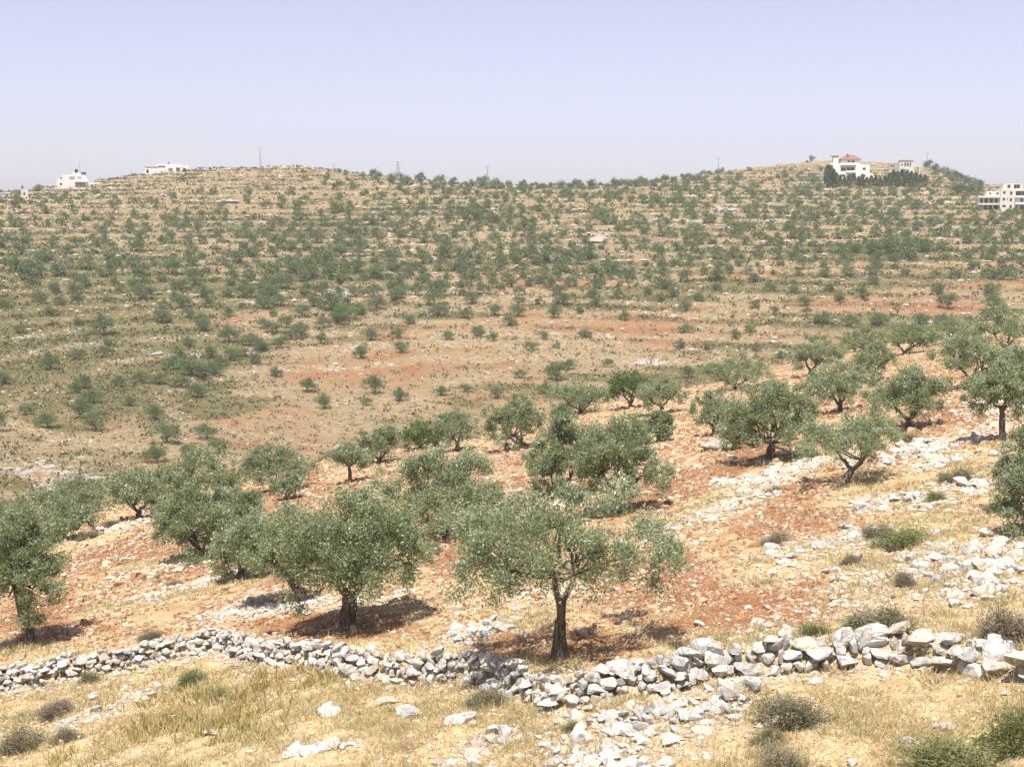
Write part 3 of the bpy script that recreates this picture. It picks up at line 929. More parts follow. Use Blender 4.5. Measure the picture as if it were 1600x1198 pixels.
# u_base, v_base, crown u0, u1, v_top, v_bottom, trunk_px, openness, label, options
NEAR = [
    (875, 1028, 688, 1062, 752, 930, 36, .9, 'sparse wide olive tree with forked trunk right behind the dry stone wall', dict(fork=.38, forks=2)),
    (545, 982, 428, 674, 762, 930, 40, .0, 'large dense dark olive tree with thick leaning trunk in centre foreground', dict(fork=.9)),
    (482, 940, 360, 488, 800, 884, 28, .1, 'olive tree with bent trunk half hidden left of the large dense tree', {}),
    (52, 1008, -46, 112, 775, 955, 26, .2, 'olive tree standing behind the wall at left edge, trunk fully visible', {}),
    (372, 905, 335, 432, 808, 890, 18, .2, 'small olive tree tucked behind the bent-trunk tree', {}),
    (318, 868, 238, 368, 758, 866, 18, .1, 'low rounded olive bush with branches down to the ground', dict(fork=.4)),
    (366, 852, 328, 410, 752, 848, 18, .1, 'upright olive tree joined to the low rounded bush', {}),
    (702, 838, 586, 792, 700, 838, 26, .0, 'broad dense olive tree between the two largest foreground trees', dict(fork=.4)),
    (966, 800, 884, 1040, 650, 772, 22, .1, 'grey-green olive tree with crooked looped trunk on red earth', dict(fork=.7, forks=2)),
    (857, 778, 826, 930, 634, 770, 15, .1, 'olive tree leaning against the left side of the crooked-trunk tree', {}),
    (1205, 720, 1128, 1274, 596, 706, 24, .1, 'olive tree with two leaning trunks and deep shade on reddish soil', dict(fork=.35, forks=2)),
    (1312, 756, 1246, 1418, 642, 722, 18, .6, 'flat-topped olive tree leaning right over a row of white stones', dict(lean=1.0)),
    (1566, 688, 1508, 1606, 566, 648, 15, .2, 'slender olive tree with curved bare trunk near the right edge', dict(fork=.95)),
    (1618, 832, 1556, 1680, 670, 838, 20, .1, 'green olive tree cut off by the right edge', dict(fork=.4)),
    (1419, 670, 1358, 1478, 574, 648, 16, .1, 'round olive tree above the bare orange patch right of the leaning tree', {}),
    (1313, 644, 1264, 1362, 566, 628, 13, .1, 'olive tree with short trunk left of the round tree on the right slope', {}),
    (1362, 596, 1332, 1398, 536, 584, 10, .1, 'small olive tree in second row of right slope grove', {}),
    (1262, 588, 1230, 1314, 526, 578, 12, .1, 'flat round olive tree at the left end of the right slope back row', {}),
    (1152, 608, 1094, 1202, 552, 606, 12, .0, 'wide low olive tree alone above the brush heap', dict(fork=.5)),
    (1114, 680, 1082, 1152, 612, 664, 10, .1, 'small round olive tree left of the two-trunked tree', {}),
    (1144, 704, 1124, 1180, 640, 700, 10, .3, 'thin olive tree beside the flat pale rock slab', {}),
    (1036, 646, 994, 1068, 592, 634, 10, .1, 'umbrella-shaped olive tree with thin curved trunk at field edge', dict(fork=.9)),
    (986, 638, 950, 1016, 580, 628, 10, .0, 'bright green olive tree left of the umbrella-shaped one', dict(mat='green')),
    (908, 646, 858, 958, 594, 646, 12, .0, 'wide dense olive tree above the crooked-trunk pair', dict(fork=.4)),
    (1030, 690, 1000, 1052, 642, 688, 9, .1, 'low olive sapling at the right shoulder of the crooked-trunk tree', dict(fork=.4)),
    (826, 700, 758, 850, 618, 696, 13, .0, 'bushy olive tree at field edge above the sparse tree', dict(fork=.5)),
    (716, 704, 678, 746, 640, 690, 10, .1, 'two-lobed olive tree standing clear on bare orange soil', {}),
    (656, 702, 628, 692, 658, 704, 9, .0, 'bright green bushy tree filling the gap in the field edge row', dict(mat='green', fork=.3)),
    (592, 724, 560, 628, 666, 718, 11, .1, 'olive tree with gnarled trunk behind the small open one', {}),
    (547, 754, 514, 578, 694, 730, 7, .3, 'little olive tree with thin bare forked trunk', dict(fork=1.0, forks=2)),
    (422, 768, 378, 494, 692, 766, 13, .0, 'dense round olive tree at field edge left of the little tree', dict(fork=.4)),
    (448, 780, 424, 477, 738, 772, 7, .1, 'tiny olive tree in front of the dense round one', {}),
    (337, 798, 248, 388, 704, 780, 14, .0, 'very wide olive tree with dark shaded underside at field edge', {}),
    (218, 810, 164, 268, 730, 794, 14, .0, 'flat-topped olive tree with straight dark trunk on grey rubble bank', {}),
    (112, 806, 54, 168, 744, 806, 12, .0, 'bushy olive tree at the far left corner of the field', dict(fork=.4)),
    (96, 842, 58, 152, 776, 840, 12, .1, 'olive tree right behind the left edge tree', dict(fork=.5)),
    (8, 850, -50, 52, 778, 846, 12, .1, 'olive tree half outside the left edge behind the nearest left tree', dict(fork=.5)),
    (1520, 606, 1464, 1576, 520, 592, 14, .0, 'tall round olive tree behind the slender curved-trunk tree', {}),
    (1412, 554, 1374, 1462, 504, 548, 10, .0, 'flat round olive tree on the far edge of the right slope', {}),
    (1348, 548, 1310, 1384, 512, 548, 9, .0, 'low spreading olive tree at the far edge left of the flat round one', dict(fork=.5)),
    (1570, 552, 1516, 1630, 476, 542, 12, .0, 'large dark olive tree high at the right edge', {}),
    (1484, 536, 1440, 1526, 498, 536, 9, .0, 'small olive bush between the two trees at far right edge', dict(fork=.4)),
    (1600, 600, 1556, 1648, 540, 596, 11, .1, 'olive tree cut by the right edge above the stone row', {}),
]
for i, (ub, vb, u0, u1, vt, vbm, tw, op, label, opt) in enumerate(NEAR):
    x, y, z = hit(ub, vb)
    m = y / F_PX * 1.01
    Wc = (u1 - u0) * m * .97; zt = (vb - vt) * m; zb = max((vb - vbm) * m, .15)
    ox = ((u0 + u1) / 2 - ub) * m
    if y < 50: nl, lf = int(42000 * min(1.2, (Wc * (zt - zb)) / 13.0) ** .8), .115
    elif y < 75: nl, lf = int(24000 * min(1.2, (Wc * (zt - zb)) / 13.0) ** .7), .14
    else: nl, lf = int(9500 * min(1.3, (Wc * (zt - zb)) / 12.0) ** .7), .19
    if op > .5: nl = int(nl * .55)
    o = dict(opt)
    tr, cr = make_tree('near_olive', 100 + i, Wc, Wc * .88, zb, zt, ox, nl, lf, max(tw * .62, 5.5) * m / 2, open_=op, **o)
    gl = G1
    cat = 'olive tree' if o.get('mat') != 'green' else 'tree'
    put_tree(tr, cr, (x, y, z), 0.0, (1, 1, 1), label, gl, 'olive_tree' if cat == 'olive tree' else 'green_tree', cat)

# shared shapes for the trees across the valley, one unit of height each
VAL = [make_tree('valley_olive', 300 + k, 1.22 + .14 * (k % 3), 1.2, .10 + .05 * (k % 3), 1.0, .05 * ((k % 3) - 1), 2400, .082, .036, mat='olive_far', lobes=6, forks=2, clump_r=.40) for k in range(7)]
FARV = [make_tree('far_olive', 340 + k, 1.26 + .16 * (k % 3), 1.25, .06 + .05 * (k % 3), 1.0, .04 * ((k % 3) - 1), 700, .15, .036, mat='olive_far', lobes=5, forks=2, clump_r=.40) for k in range(7)]
BUSH = [make_tree('valley_bush', 380 + k, 1.5, 1.4, .02, 1.0, 0, 1300, .11, .03, mat='green', lobes=6, forks=2, clump_r=.42) for k in range(3)]

ORD = ['first', 'second', 'third', 'fourth', 'fifth', 'sixth', 'seventh', 'eighth', 'ninth', 'tenth']


def nth(i):
    n = i + 1
    s = 'th' if 10 <= n % 100 <= 20 else {1: 'st', 2: 'nd', 3: 'rd'}.get(n % 10, 'th')
    return ORD[i] if i < 10 else f'{n}{s}'


# lone trees of the valley floor: u, v of the base, crown width in the photo
VALLEY = [(185, 604, 24), (118, 614, 24), (40, 648, 24), (241, 655, 30), (258, 692, 48), (322, 686, 38), (243, 722, 38), (150, 672, 40), (75, 668, 36), (205, 634, 22), (300, 586, 42), (250, 600, 26), (308, 620, 30),
          (345, 572, 24), (362, 562, 26), (378, 557, 20), (405, 545, 24), (296, 715, 32), (342, 708, 34), (432, 588, 24), (505, 638, 27), (565, 552, 19), (628, 551, 24), (480, 612, 28), (585, 614, 36), (572, 633, 17), (625, 626, 26),
          (690, 618, 23), (727, 612, 19), (778, 622, 23), (770, 532, 19), (440, 543, 26), (470, 524, 28), (888, 577, 23), (830, 547, 21), (913, 527, 20), (950, 573, 17), (1062, 543, 17), (1070, 520, 21), (1150, 527, 18),
          (1172, 520, 18), (1180, 547, 15), (1105, 545, 14), (852, 615, 24), (1076, 590, 26), (1240, 458, 19), (1295, 455, 16), (1310, 470, 18), (1346, 465, 24), (1256, 478, 22), (1465, 460, 22), (1550, 460, 26), (1285, 506, 28), (1330, 511, 25),
          (1374, 509, 28), (1438, 506, 24), (410, 548, 22), (620, 470, 28), (590, 482, 30), (560, 492, 26), (530, 505, 30), (505, 512, 26), (455, 530, 28), (425, 520, 24), (390, 540, 26), (335, 585, 30), (270, 578, 30), (222, 598, 26), (330, 560, 24), (650, 462, 26), (285, 605, 28), (318, 592, 28), (280, 560, 24), (975, 500, 18), (700, 530, 20), (640, 505, 18), (1220, 560, 18), (1180, 480, 16), (1090, 470, 17), (1030, 470, 16), (60, 470, 20), (120, 470, 20), (30, 520, 18), (170, 540, 16), (85, 455, 20)]
VALLEY.sort()
TAKEN = []
for i, (u, v, wpx) in enumerate(VALLEY):
    x, y, z = hit(u, v)
    m = y / F_PX
    w = wpx * m * 1.05
    k = i % len(VAL)
    s = w / 1.25
    put_tree(*VAL[k], (x, y, z - .05), RNG.random() * 6.28, (s, s, s * (.80 + .2 * RNG.random())),
             f'olive tree alone on the open valley slope below the grove, {nth(i)} from left', 'olive trees on the open valley slope')
    TAKEN.append((x, y))

# trees that stand out on the skyline
SKY = [(512, 268, 6), (530, 270, 7), (540, 271, 6), (567, 278, 9), (585, 280, 16), (612, 286, 14), (632, 288, 14), (657, 289, 18), (688, 291, 18), (710, 291, 14), (738, 291, 12), (755, 291, 16), (775, 295, 16), (793, 292, 10), (818, 294, 12), (876, 295, 14),
       (926, 292, 12), (960, 291, 12), (1000, 286, 7), (1038, 282, 9), (1051, 283, 9), (1066, 280, 8), (1091, 274, 7), (1118, 269, 9), (1128, 269, 8), (1155, 264, 6), (1182, 260, 7), (1204, 256, 7), (1215, 255, 8), (1225, 254, 8), (1237, 253, 10), (1268, 252, 9)]
for i, (u, v, wpx) in enumerate(SKY):
    x, y, z = hit(u, v)
    s = wpx * y / F_PX * 1.1 / 1.25
    put_tree(*FARV[i % 7], (x, y, z - .1), RNG.random() * 6.28, (s, s, s * (1.0 + .25 * RNG.random())),
             f'olive tree outlined against the sky on the ridge, {nth(i)} from left', 'olive trees along the skyline ridge')
    TAKEN.append((x, y))

# the terraced grove: density as seen in the photograph
DV = np.array([262, 280, 300, 320, 340, 370, 400, 420, 440, 460, 480, 510, 540, 580, 620, 680, 720.])
DU = np.array([0, 200, 400, 600, 800, 1000, 1200, 1400, 1600.])
DM = np.array([[0, 0, 0, 0, .3, .25, .02, .15, .6], [0, 0, 0, .08, .5, .5, .08, .2, .6], [.02, .02, .03, .28, .65, .65, .22, .22, .55], [.25, .2, .2, .42, .65, .65, .38, .4, .5], [.36, .36, .36, .52, .72, .72, .55, .5, .55],
               [.42, .52, .56, .66, .80, .74, .66, .58, .58], [.42, .6, .72, .82, .86, .8, .74, .72, .62], [.34, .55, .85, .95, .9, .75, .45, .3, .35], [.3, .5, .8, .85, .6, .35, .12, .10, .15], [.2, .35, .6, .75, .45, .18, .04, .03, .05],
               [.1, .15, .45, .5, .25, .08, .02, .02, .03], [.04, .06, .30, .18, .05, .03, .02, .05, .15], [.04, .05, .22, .04, .02, .02, .02, 0, 0], [.03, .10, .04, .02, .01, .01, 0, 0, 0], [.03, .06, .01, 0, 0, 0, 0, 0, 0],
               [.02, .02, 0, 0, 0, 0, 0, 0, 0], [0, 0, 0, 0, 0, 0, 0, 0, 0.]])


def dens(u, v):
    a = np.clip(np.interp(u, DU, np.arange(len(DU))), 0, len(DU) - 1.001)
    b = np.clip(np.interp(v, DV, np.arange(len(DV))), 0, len(DV) - 1.001)
    i = a.astype(int); j = b.astype(int); fa = a - i; fb = b - j
    return (DM[j, i] * (1 - fa) + DM[j, i + 1] * fa) * (1 - fb) + (DM[j + 1, i] * (1 - fa) + DM[j + 1, i + 1] * fa) * fb


n = 100000
az = np.radians(RNG.uniform(-25.5, 25.5, n)); r = np.sqrt(RNG.uniform(175.0 ** 2, 660.0 ** 2, n))
cx, cy = r * np.sin(az), r * np.cos(az)
cz, cn, cp_ = H(cx, cy, parts=True)
cu, cv = project(cx, cy, cz)
dd = dens(cu, cv)
skyr = np.interp(az, CAZ, CSKY)
ok = (cn < .3) & (r < skyr + 6) & (RNG.random(n) < dd ** 1.25 * sstep(.30, .50, .5 * fbm(cx / 12., cy / 12., 2) + .5 * fbm(cx / 34. + 5, cy / 34., 2)) * np.where((cp_ > .38) & (cp_ < .86), 1.0, .12)) & ~((cu > 1285) & (cu < 1455) & (cv < 296) & (cv > 240)) & ~((cu > 1518) & (cv < 333) & (cv > 280)) & (ell(cu, cv, FAR_ROCK[:9]) < .3)
cand = np.stack([cx, cy, cz, dd], 1)[ok]
grid, keep = {}, []
for (x, y) in TAKEN:
    grid.setdefault((int(x // 5), int(y // 5)), []).append((x, y))
for c in cand:
    dmin = 3.3 + 2.4 * (1 - c[3])
    gx, gy = int(c[0] // 5), int(c[1] // 5)
    if all((c[0] - q[0]) ** 2 + (c[1] - q[1]) ** 2 > dmin ** 2 for a in range(-2, 3) for b in range(-2, 3) for q in grid.get((gx + a, gy + b), ())):
        grid.setdefault((gx, gy), []).append((c[0], c[1])); keep.append(c)
keep = np.array(keep)
keep = keep[np.argsort(np.hypot(keep[:, 0], keep[:, 1]))]
print('grove trees', len(keep))
N_IND = 300 - N_TREES
sz = np.clip(2.2 * np.exp(.30 * RNG.normal(size=len(keep))), 1.2, 4.0) * np.interp(np.hypot(keep[:, 0], keep[:, 1]), [300, 360, 450], [1.20, 1.04, .84]); rot = RNG.random(len(keep)) * 6.28
ind = keep[:N_IND]
# the nearest of the grove are trees of their own
order = np.argsort(ind[:, 0])
for rank, i in enumerate(order):
    c = ind[i]
    s = sz[i]
    put_tree(*VAL[i % 7], (c[0], c[1], c[2] - .06), rot[i], (s, s, s * (.85 + .2 * RNG.random())), f'olive tree in the lower rows of the terraced grove, {nth(rank)} from left', 'olive trees in the lower rows of the grove')
# the rest read as one mass: one object made of instances of the same crowns and trunks
rest = keep[N_IND:]; rs = sz[N_IND:]; rrot = rot[N_IND:]


def instancer(name, pts, scl, rots, sources, seed):
    me = bpy.data.meshes.new(name)
    me.vertices.add(len(pts)); me.vertices.foreach_set('co', np.ascontiguousarray(pts, np.float32).ravel())
    rg = np.random.default_rng(seed)
    sc3 = np.stack([scl, scl, scl * (.85 + .25 * rg.random(len(pts)))], 1)
    a = me.attributes.new('size', 'FLOAT_VECTOR', 'POINT'); a.data.foreach_set('vector', np.ascontiguousarray(sc3, np.float32).ravel())
    a = me.attributes.new('turn', 'FLOAT_VECTOR', 'POINT'); a.data.foreach_set('vector', np.ascontiguousarray(np.stack([0 * rots, 0 * rots, rots], 1), np.float32).ravel())
    a = me.attributes.new('form', 'INT', 'POINT'); a.data.foreach_set('value', rg.integers(0, len(sources), len(pts)).astype(np.int32))
    me.update()
    o = link(name, me)
    ng = bpy.data.node_groups.new(name + '_nodes', 'GeometryNodeTree')
    ng.interface.new_socket('Geometry', in_out='INPUT', socket_type='NodeSocketGeometry')
    ng.interface.new_socket('Geometry', in_out='OUTPUT', socket_type='NodeSocketGeometry')
    gi, go = ng.nodes.new('NodeGroupInput'), ng.nodes.new('NodeGroupOutput')
    jn = ng.nodes.new('GeometryNodeJoinGeometry')

    def named(t, nm):
        q = ng.nodes.new('GeometryNodeInputNamedAttribute'); q.data_type = t; q.inputs['Name'].default_value = nm
        return q.outputs['Attribute']
    fs, ft, ff = named('FLOAT_VECTOR', 'size'), named('FLOAT_VECTOR', 'turn'), named('INT', 'form')
    for k, objs in enumerate(sources):
        cmp_ = ng.nodes.new('FunctionNodeCompare'); cmp_.data_type = 'INT'; cmp_.operation = 'EQUAL'
        si = [s for s in cmp_.inputs if s.type == 'INT']
        ng.links.new(ff, si[0]); si[1].default_value = k
        for ob in objs:
            oi = ng.nodes.new('GeometryNodeObjectInfo'); oi.inputs['Object'].default_value = ob; oi.inputs['As Instance'].default_value = True
            oi.transform_space = 'ORIGINAL'
            ip = ng.nodes.new('GeometryNodeInstanceOnPoints')
            ng.links.new(gi.outputs[0], ip.inputs['Points']); ng.links.new(cmp_.outputs['Result'], ip.inputs['Selection'])
            ng.links.new(oi.outputs['Geometry'], ip.inputs['Instance']); ng.links.new(ft, ip.inputs['Rotation']); ng.links.new(fs, ip.inputs['Scale'])
            ng.links.new(ip.outputs[0], jn.inputs[0])
    ng.links.new(jn.outputs[0], go.inputs[0])
    md = o.modifiers.new('trees', 'NODES'); md.node_group = ng
    return o


src = []
sky_roots = [o for o in COL.objects if o.get('group') == 'olive trees along the skyline ridge'][:7]
for rt_ in sky_roots:
    src.append([c for c in rt_.children])
grove = instancer('distant_olive_grove', rest[:, :3] - np.array([0, 0, .08]), rs, rrot, src, 3)
tag(grove, 'dense mass of small olive trees on the upper terraces of the far hillside', 'olive grove', kind='stuff')

# bright green broad bushes in the grove
GB = [(540, 494, 34), (740, 322, 16), (530, 326, 26), (735, 342, 30), (770, 345, 24), (945, 340, 30), (920, 402, 24), (1375, 392, 34), (1410, 396, 36), (1445, 390, 34), (1475, 388, 26), (745, 518, 22), (1340, 392, 26), (1060, 310, 20), (480, 415, 26), (870, 540, 14), (780, 448, 18), (1540, 395, 26)]
GB.sort()
for i, (u, v, wpx) in enumerate(GB):
    x, y, z = hit(u, v + 4)
    s = wpx * y / F_PX / 1.5 * 1.1
    put_tree(*BUSH[i % 3], (x, y, z - .1), RNG.random() * 6.28, (s, s, s * .9), f'bright green bush among the olives of the far hillside, {nth(i)} from left', 'bright green bushes on the far hillside', 'green_bush', 'bush')


# cypress hedge below the villa
def make_cypress(seed, wid, nleaf=420):
    rng = np.random.default_rng(seed)
    t = rng.random(nleaf) ** .8
    rad = wid * .5 * np.clip(1.25 * (1 - t) ** .6, .06, 1) * (.55 + .5 * rng.random(nleaf))
    a = rng.random(nleaf) * 6.283
    pos = np.stack([np.cos(a) * rad, np.sin(a) * rad, .03 + t * .93], 1)
    axis = unit(np.stack([np.cos(a) * .5, np.sin(a) * .5, np.full(nleaf, .8)], 1) + rng.normal(size=(nleaf, 3)) * .35)
    V, Fq = leaves_np(pos, axis, .11 + .07 * rng.random(nleaf), .05 + .04 * rng.random(nleaf), rng)
    cr = mesh_np('cypress_crown', V, Fq, M['cypress'], {'tone': np.repeat(rng.random(nleaf), 4)})
    v, f = tube([(0, 0, -.05), (0, 0, .3), (0, 0, .9)], [.035, .028, .008], 6, rng)
    return mesh_np('cypress_trunk', v, f, M['bark'], None, True), cr


CYP = [make_cypress(500 + k, .42 + .06 * k) for k in range(4)]
CY = [(1292, 289, 29), (1296, 291, 31), (1301, 293, 28), (1306, 293, 22), (1312, 291, 17), (1319, 291, 15), (1326, 291, 16), (1333, 290, 18), (1341, 291, 15), (1347, 292, 19), (1354, 291, 14), (1361, 291, 16), (1368, 291, 17), (1375, 292, 15), (1382, 292, 17), (1389, 292, 21),
      (1395, 293, 26), (1402, 293, 24), (1409, 292, 26), (1416, 293, 25), (1423, 293, 24), (1430, 292, 22), (1437, 293, 20), (1445, 292, 18)]
for i, (u, v, hp) in enumerate(CY):
    x, y, z = hit(u, v)
    h = hp * y / F_PX
    wx = max(h * .9, 3.2) if hp < 20 else h * .8
    put_tree(*CYP[i % 4], (x, y, z - .1), RNG.random() * 6.28, (wx, wx, h), f'dark conifer in the hedge below the villa, {nth(i)} from left', 'conifers hedging the villa garden', 'cypress_tree', 'cypress')
# trees behind the villa and down the right end of the ridge
RID = [(1338, 252, 14), (1352, 250, 14), (1362, 252, 12), (1384, 252, 16), (1395, 252, 12), (1442, 262, 14), (1452, 266, 16), (1462, 270, 14), (1474, 272, 12), (1484, 276, 12), (1494, 280, 13), (1502, 283, 12), (1512, 286, 12), (1522, 290, 13), (1532, 293, 12), (1468, 262, 8), (1500, 300, 16), (1516, 304, 18), (1528, 302, 16)]
RID.sort()
for i, (u, v, wpx) in enumerate(RID):
    x, y, z = hit(u, v)
    s = wpx * y / F_PX * 1.1 / 1.25
    put_tree(*FARV[(i + 3) % 7], (x, y, z - .1), RNG.random() * 6.28, (s, s, s * 1.1), f'dark tree on the ridge from the villa to the apartment block, {nth(i)} from left', 'trees on the ridge by the buildings', 'ridge_tree', 'tree')

# ------------------------------------------------------------------ stones


def cut_stone(seed, mat, sub=3, cuts=9, flat=.7):
    rng = np.random.default_rng(seed)
    bm = bmesh.new(); bmesh.ops.create_icosphere(bm, subdivisions=sub, radius=.62)
    V = np.array([v.co for v in bm.verts])
    for _ in range(cuts):
        d = unit(rng.normal(size=(1, 3)))[0]; off = .22 + .20 * rng.random()
        k = np.maximum(V @ d - off, 0)
        V -= k[:, None] * d * .96
    nz = fbm(V[:, 0] * 8 + seed, V[:, 1] * 8 + V[:, 2] * 6, 3) - .5
    V += unit(V) * nz[:, None] * .11
    V[:, 2] *= flat
    for v, c in zip(bm.verts, V): v.co = c
    me = bpy.data.meshes.new('boulder'); bm.to_mesh(me); bm.free()
    me.materials.append(mat)
    return me


ST = [cut_stone(600 + k, M['stone'], 2, 13, .62 + .25 * (k % 4) / 3) for k in range(14)]
BIG = [cut_stone(640 + k, M['stone'], 3, 15, .66 + .2 * (k % 3) / 2) for k in range(8)]
ROCK = [cut_stone(660 + k, M['outcrop'], 3, 8, .5) for k in range(4)]
OCH = cut_stone(680, M['ochre'], 3, 10, .8)


def stone(parent, x, y, z, sx, sy, sz, rng, big=False, tilt=.25):
    me = BIG[rng.integers(len(BIG))] if big else ST[rng.integers(len(ST))]
    return link('stone', me, parent, (x, y, z), (rng.normal() * tilt, rng.normal() * tilt, rng.random() * 6.28 if not big else rng.normal() * .4), (sx, sy, sz))


def wall_line(us):
    pts = []
    for u in us:
        v = float(np.interp(u, WALL_U, WALL_V))
        x, y = plane_hit(u, v)
        pts.append((float(x), float(y)))
    return pts


CHIPS = []


def drywall(name, u0, u1, label, seed, smin, smax, hmul=1.0, bigp=.1, maxn=296):
    rng = np.random.default_rng(seed)
    us = np.linspace(u0, u1, 160); P = np.array(wall_line(us))
    s = np.concatenate([[0], np.cumsum(np.hypot(*np.diff(P, axis=0).T))])
    mid = P[len(P) // 2]
    root = tag(empty(name, (mid[0], mid[1] - .4, ground_at(mid[0], mid[1] - .5))), label, 'stone wall', 'dry stone walls below the field', 'thing')
    org = np.array(root.location)
    n = 0; h = 0.0; course = 0
    while course < 8:
        q = 0.0
        ch = (smin + (smax - smin) * .45) * .62
        while q < s[-1] and n < maxn:
            wd = smin + (smax - smin) * rng.random() ** 1.6
            isbig = rng.random() < bigp
            if isbig: wd *= 1.5
            qq = q + wd / 2
            x = np.interp(qq, s, P[:, 0]); y = np.interp(qq, s, P[:, 1]); u = np.interp(qq, s, us)
            drop = np.interp(u, DROP_U, DROP_H) * hmul
            zt = ground_at(x, y + .35); zb = ground_at(x, y - .75)
            zc = zb + h + ch * .45 + rng.normal() * .04
            top = zt + .10 + .16 * fbm(np.array([qq * .5 + seed]), np.array([seed * 1.7]), 2)[0]
            if zc < top + .08:
                f = np.clip((zc - zb) / max(top - zb, .1), 0, 1)
                yy = y - .58 + .50 * f + rng.normal() * .06
                hh = ch * (.9 + .55 * rng.random()) * (1.35 if isbig else 1)
                o = stone(root, x - org[0] + rng.normal() * .03, yy - org[1], zc - org[2], wd * 1.22, wd * (.7 + .4 * rng.random()), hh * 1.4, rng, wd > .55, .16)
                n += 1
            q += wd * .93
        h += ch * .76; course += 1
    kk = int(s[-1] * 90)
    q = rng.random(kk) * s[-1]
    CHIPS.append(np.stack([np.interp(q, s, P[:, 0]) + rng.normal(size=kk) * .2, np.interp(q, s, P[:, 1]) - .35 + rng.normal(size=kk) * .55], 1))
    # stones lying on and behind the crest
    for k in range(int(s[-1] * 2.4)):
        if n > maxn: break
        qq = rng.random() * s[-1]; x = np.interp(qq, s, P[:, 0]); y = np.interp(qq, s, P[:, 1])
        wd = (smin + (smax - smin) * rng.random() ** 2) * .9
        yy = y + rng.normal() * .35 + .05; z = ground_at(x, yy)
        stone(root, x - org[0], yy - org[1], z + wd * .2 - org[2], wd, wd * .8, wd * .8, rng, wd > .62); n += 1
    return n


print('wall', drywall('dry_stone_wall', -30, 352, 'tumbled grey dry stone wall below the left edge olive tree', 1, .17, .42, 1.0, .06))
print('wall', drywall('dry_stone_wall', 354, 532, 'short low stretch of pale wall behind the yellow squill leaves', 2, .17, .45, 1.0, .06, 160))
print('wall', drywall('dry_stone_wall', 534, 1072, 'long white dry stone wall in front of the sparse olive tree', 3, .17, .52, 1.0, .12))
print('wall', drywall('dry_stone_wall', 1068, 1640, 'tall wall of large grey-white boulders at lower right', 4, .22, .80, 1.0, .15))


def stone_row(name, pix, width, count, smin, smax, label, seed, cat='stone row', group='rows and heaps of field stones', pile=0.0):
    rng = np.random.default_rng(seed)
    P = np.array([hit(u, v)[:2] for (u, v) in pix])
    if len(P) == 1: P = np.array([P[0], P[0] + [.01, 0]])
    s = np.concatenate([[0], np.cumsum(np.hypot(*np.diff(P, axis=0).T))])
    x0, y0 = P.mean(0)
    root = tag(empty(name, (x0, y0, ground_at(x0, y0))), label, cat, group)
    org = np.array(root.location)
    kk = count * 7
    q = rng.random(kk) * s[-1]
    CHIPS.append(np.stack([np.interp(q, s, P[:, 0]) + rng.normal(size=kk) * width, np.interp(q, s, P[:, 1]) + rng.normal(size=kk) * width * 1.2], 1))
    for k in range(count):
        q = rng.random() * s[-1]
        g = rng.normal(size=2)
        x = np.interp(q, s, P[:, 0]) + g[0] * width * .8; y = np.interp(q, s, P[:, 1]) + g[1] * width
        wd = smin * .8 + (smax * .76 - smin * .8) * rng.random() ** 2.8
        z = ground_at(x, y) + wd * .12 + .6 * pile * max(0, 1 - np.hypot(*g) / 1.5) * rng.random()
        stone(root, x - org[0], y - org[1], z - org[2], wd * (1 + .3 * rng.random()), wd * (.75 + .3 * rng.random()), wd * (.7 + .3 * rng.random()), rng, wd > .55)


stone_row('rubble_heap', [(880, 1165), (960, 1130), (1060, 1120), (1170, 1090)], .75, 190, .16, .80, 'spilled heap of white rubble below the wall at bottom centre', 10, 'rubble heap', pile=.35)
stone_row('rubble_heap', [(900, 1195), (1000, 1180)], .7, 110, .16, .7, 'white rubble spilling past the bottom edge of the photo', 11, 'rubble heap', pile=.2)
stone_row('rubble_heap', [(1440, 880), (1500, 870), (1530, 930), (1560, 850)], .9, 150, .14, .95, 'broad patch of sunlit white rubble on the right slope', 12, 'rubble heap', pile=.25)
stone_row('stone_row', [(1010, 846), (1060, 818), (1100, 812), (1170, 772), (1250, 742)], .6, 130, .16, .75, 'line of pale stones and dry grass running up from the crooked-trunk tree', 13)
stone_row('stone_row', [(1215, 745), (1260, 725), (1330, 712)], .7, 80, .18, 1.0, 'row of white stones behind the leaning olive trunk', 14, pile=.2)
stone_row('stone_row', [(1375, 728), (1420, 712), (1480, 690)], .8, 60, .25, 1.3, 'big white boulders in a row right of the leaning olive', 15, pile=.2)
stone_row('stone_row', [(1440, 735), (1475, 720), (1500, 715)], .5, 26, .3, 1.1, 'short upright cluster of white boulders on the grass terrace', 16, pile=.2)
stone_row('stone_row', [(1410, 700), (1500, 692), (1560, 668), (1610, 640)], .9, 80, .2, 1.0, 'stone row passing the foot of the slender curved-trunk olive', 17)
stone_row('rubble_heap', [(165, 830), (200, 820), (238, 812)], .8, 80, .2, .7, 'grey rubble bank under the flat-topped olive at left', 18, 'rubble heap', pile=.3)
stone_row('stone_row', [(185, 905), (260, 890), (330, 875), (380, 870)], .5, 70, .15, .6, 'thin stone line across the left part of the field', 19)
stone_row('stone_row', [(225, 935), (300, 915), (380, 895)], .5, 60, .15, .55, 'second thin stone line nearer the left edge tree', 20)
stone_row('stone_row', [(330, 972), (360, 955), (400, 940), (430, 930)], .55, 55, .18, .8, 'white stones climbing from the end of the left wall', 21)
stone_row('rubble_heap', [(390, 962), (430, 950), (480, 945)], .5, 70, .15, .5, 'grey stones half in the shade of the large dense olive', 22, 'rubble heap', pile=.2)
stone_row('rubble_heap', [(690, 1008), (740, 990), (790, 968), (810, 962)], .4, 36, .2, .9, 'pale rocks left of the sparse olive trunk', 23, 'rubble heap')
stone_row('rubble_heap', [(850, 792), (880, 786), (905, 782)], .5, 40, .2, .7, 'bright white stones at the foot of the crooked-trunk pair', 24, 'rubble heap', pile=.15)
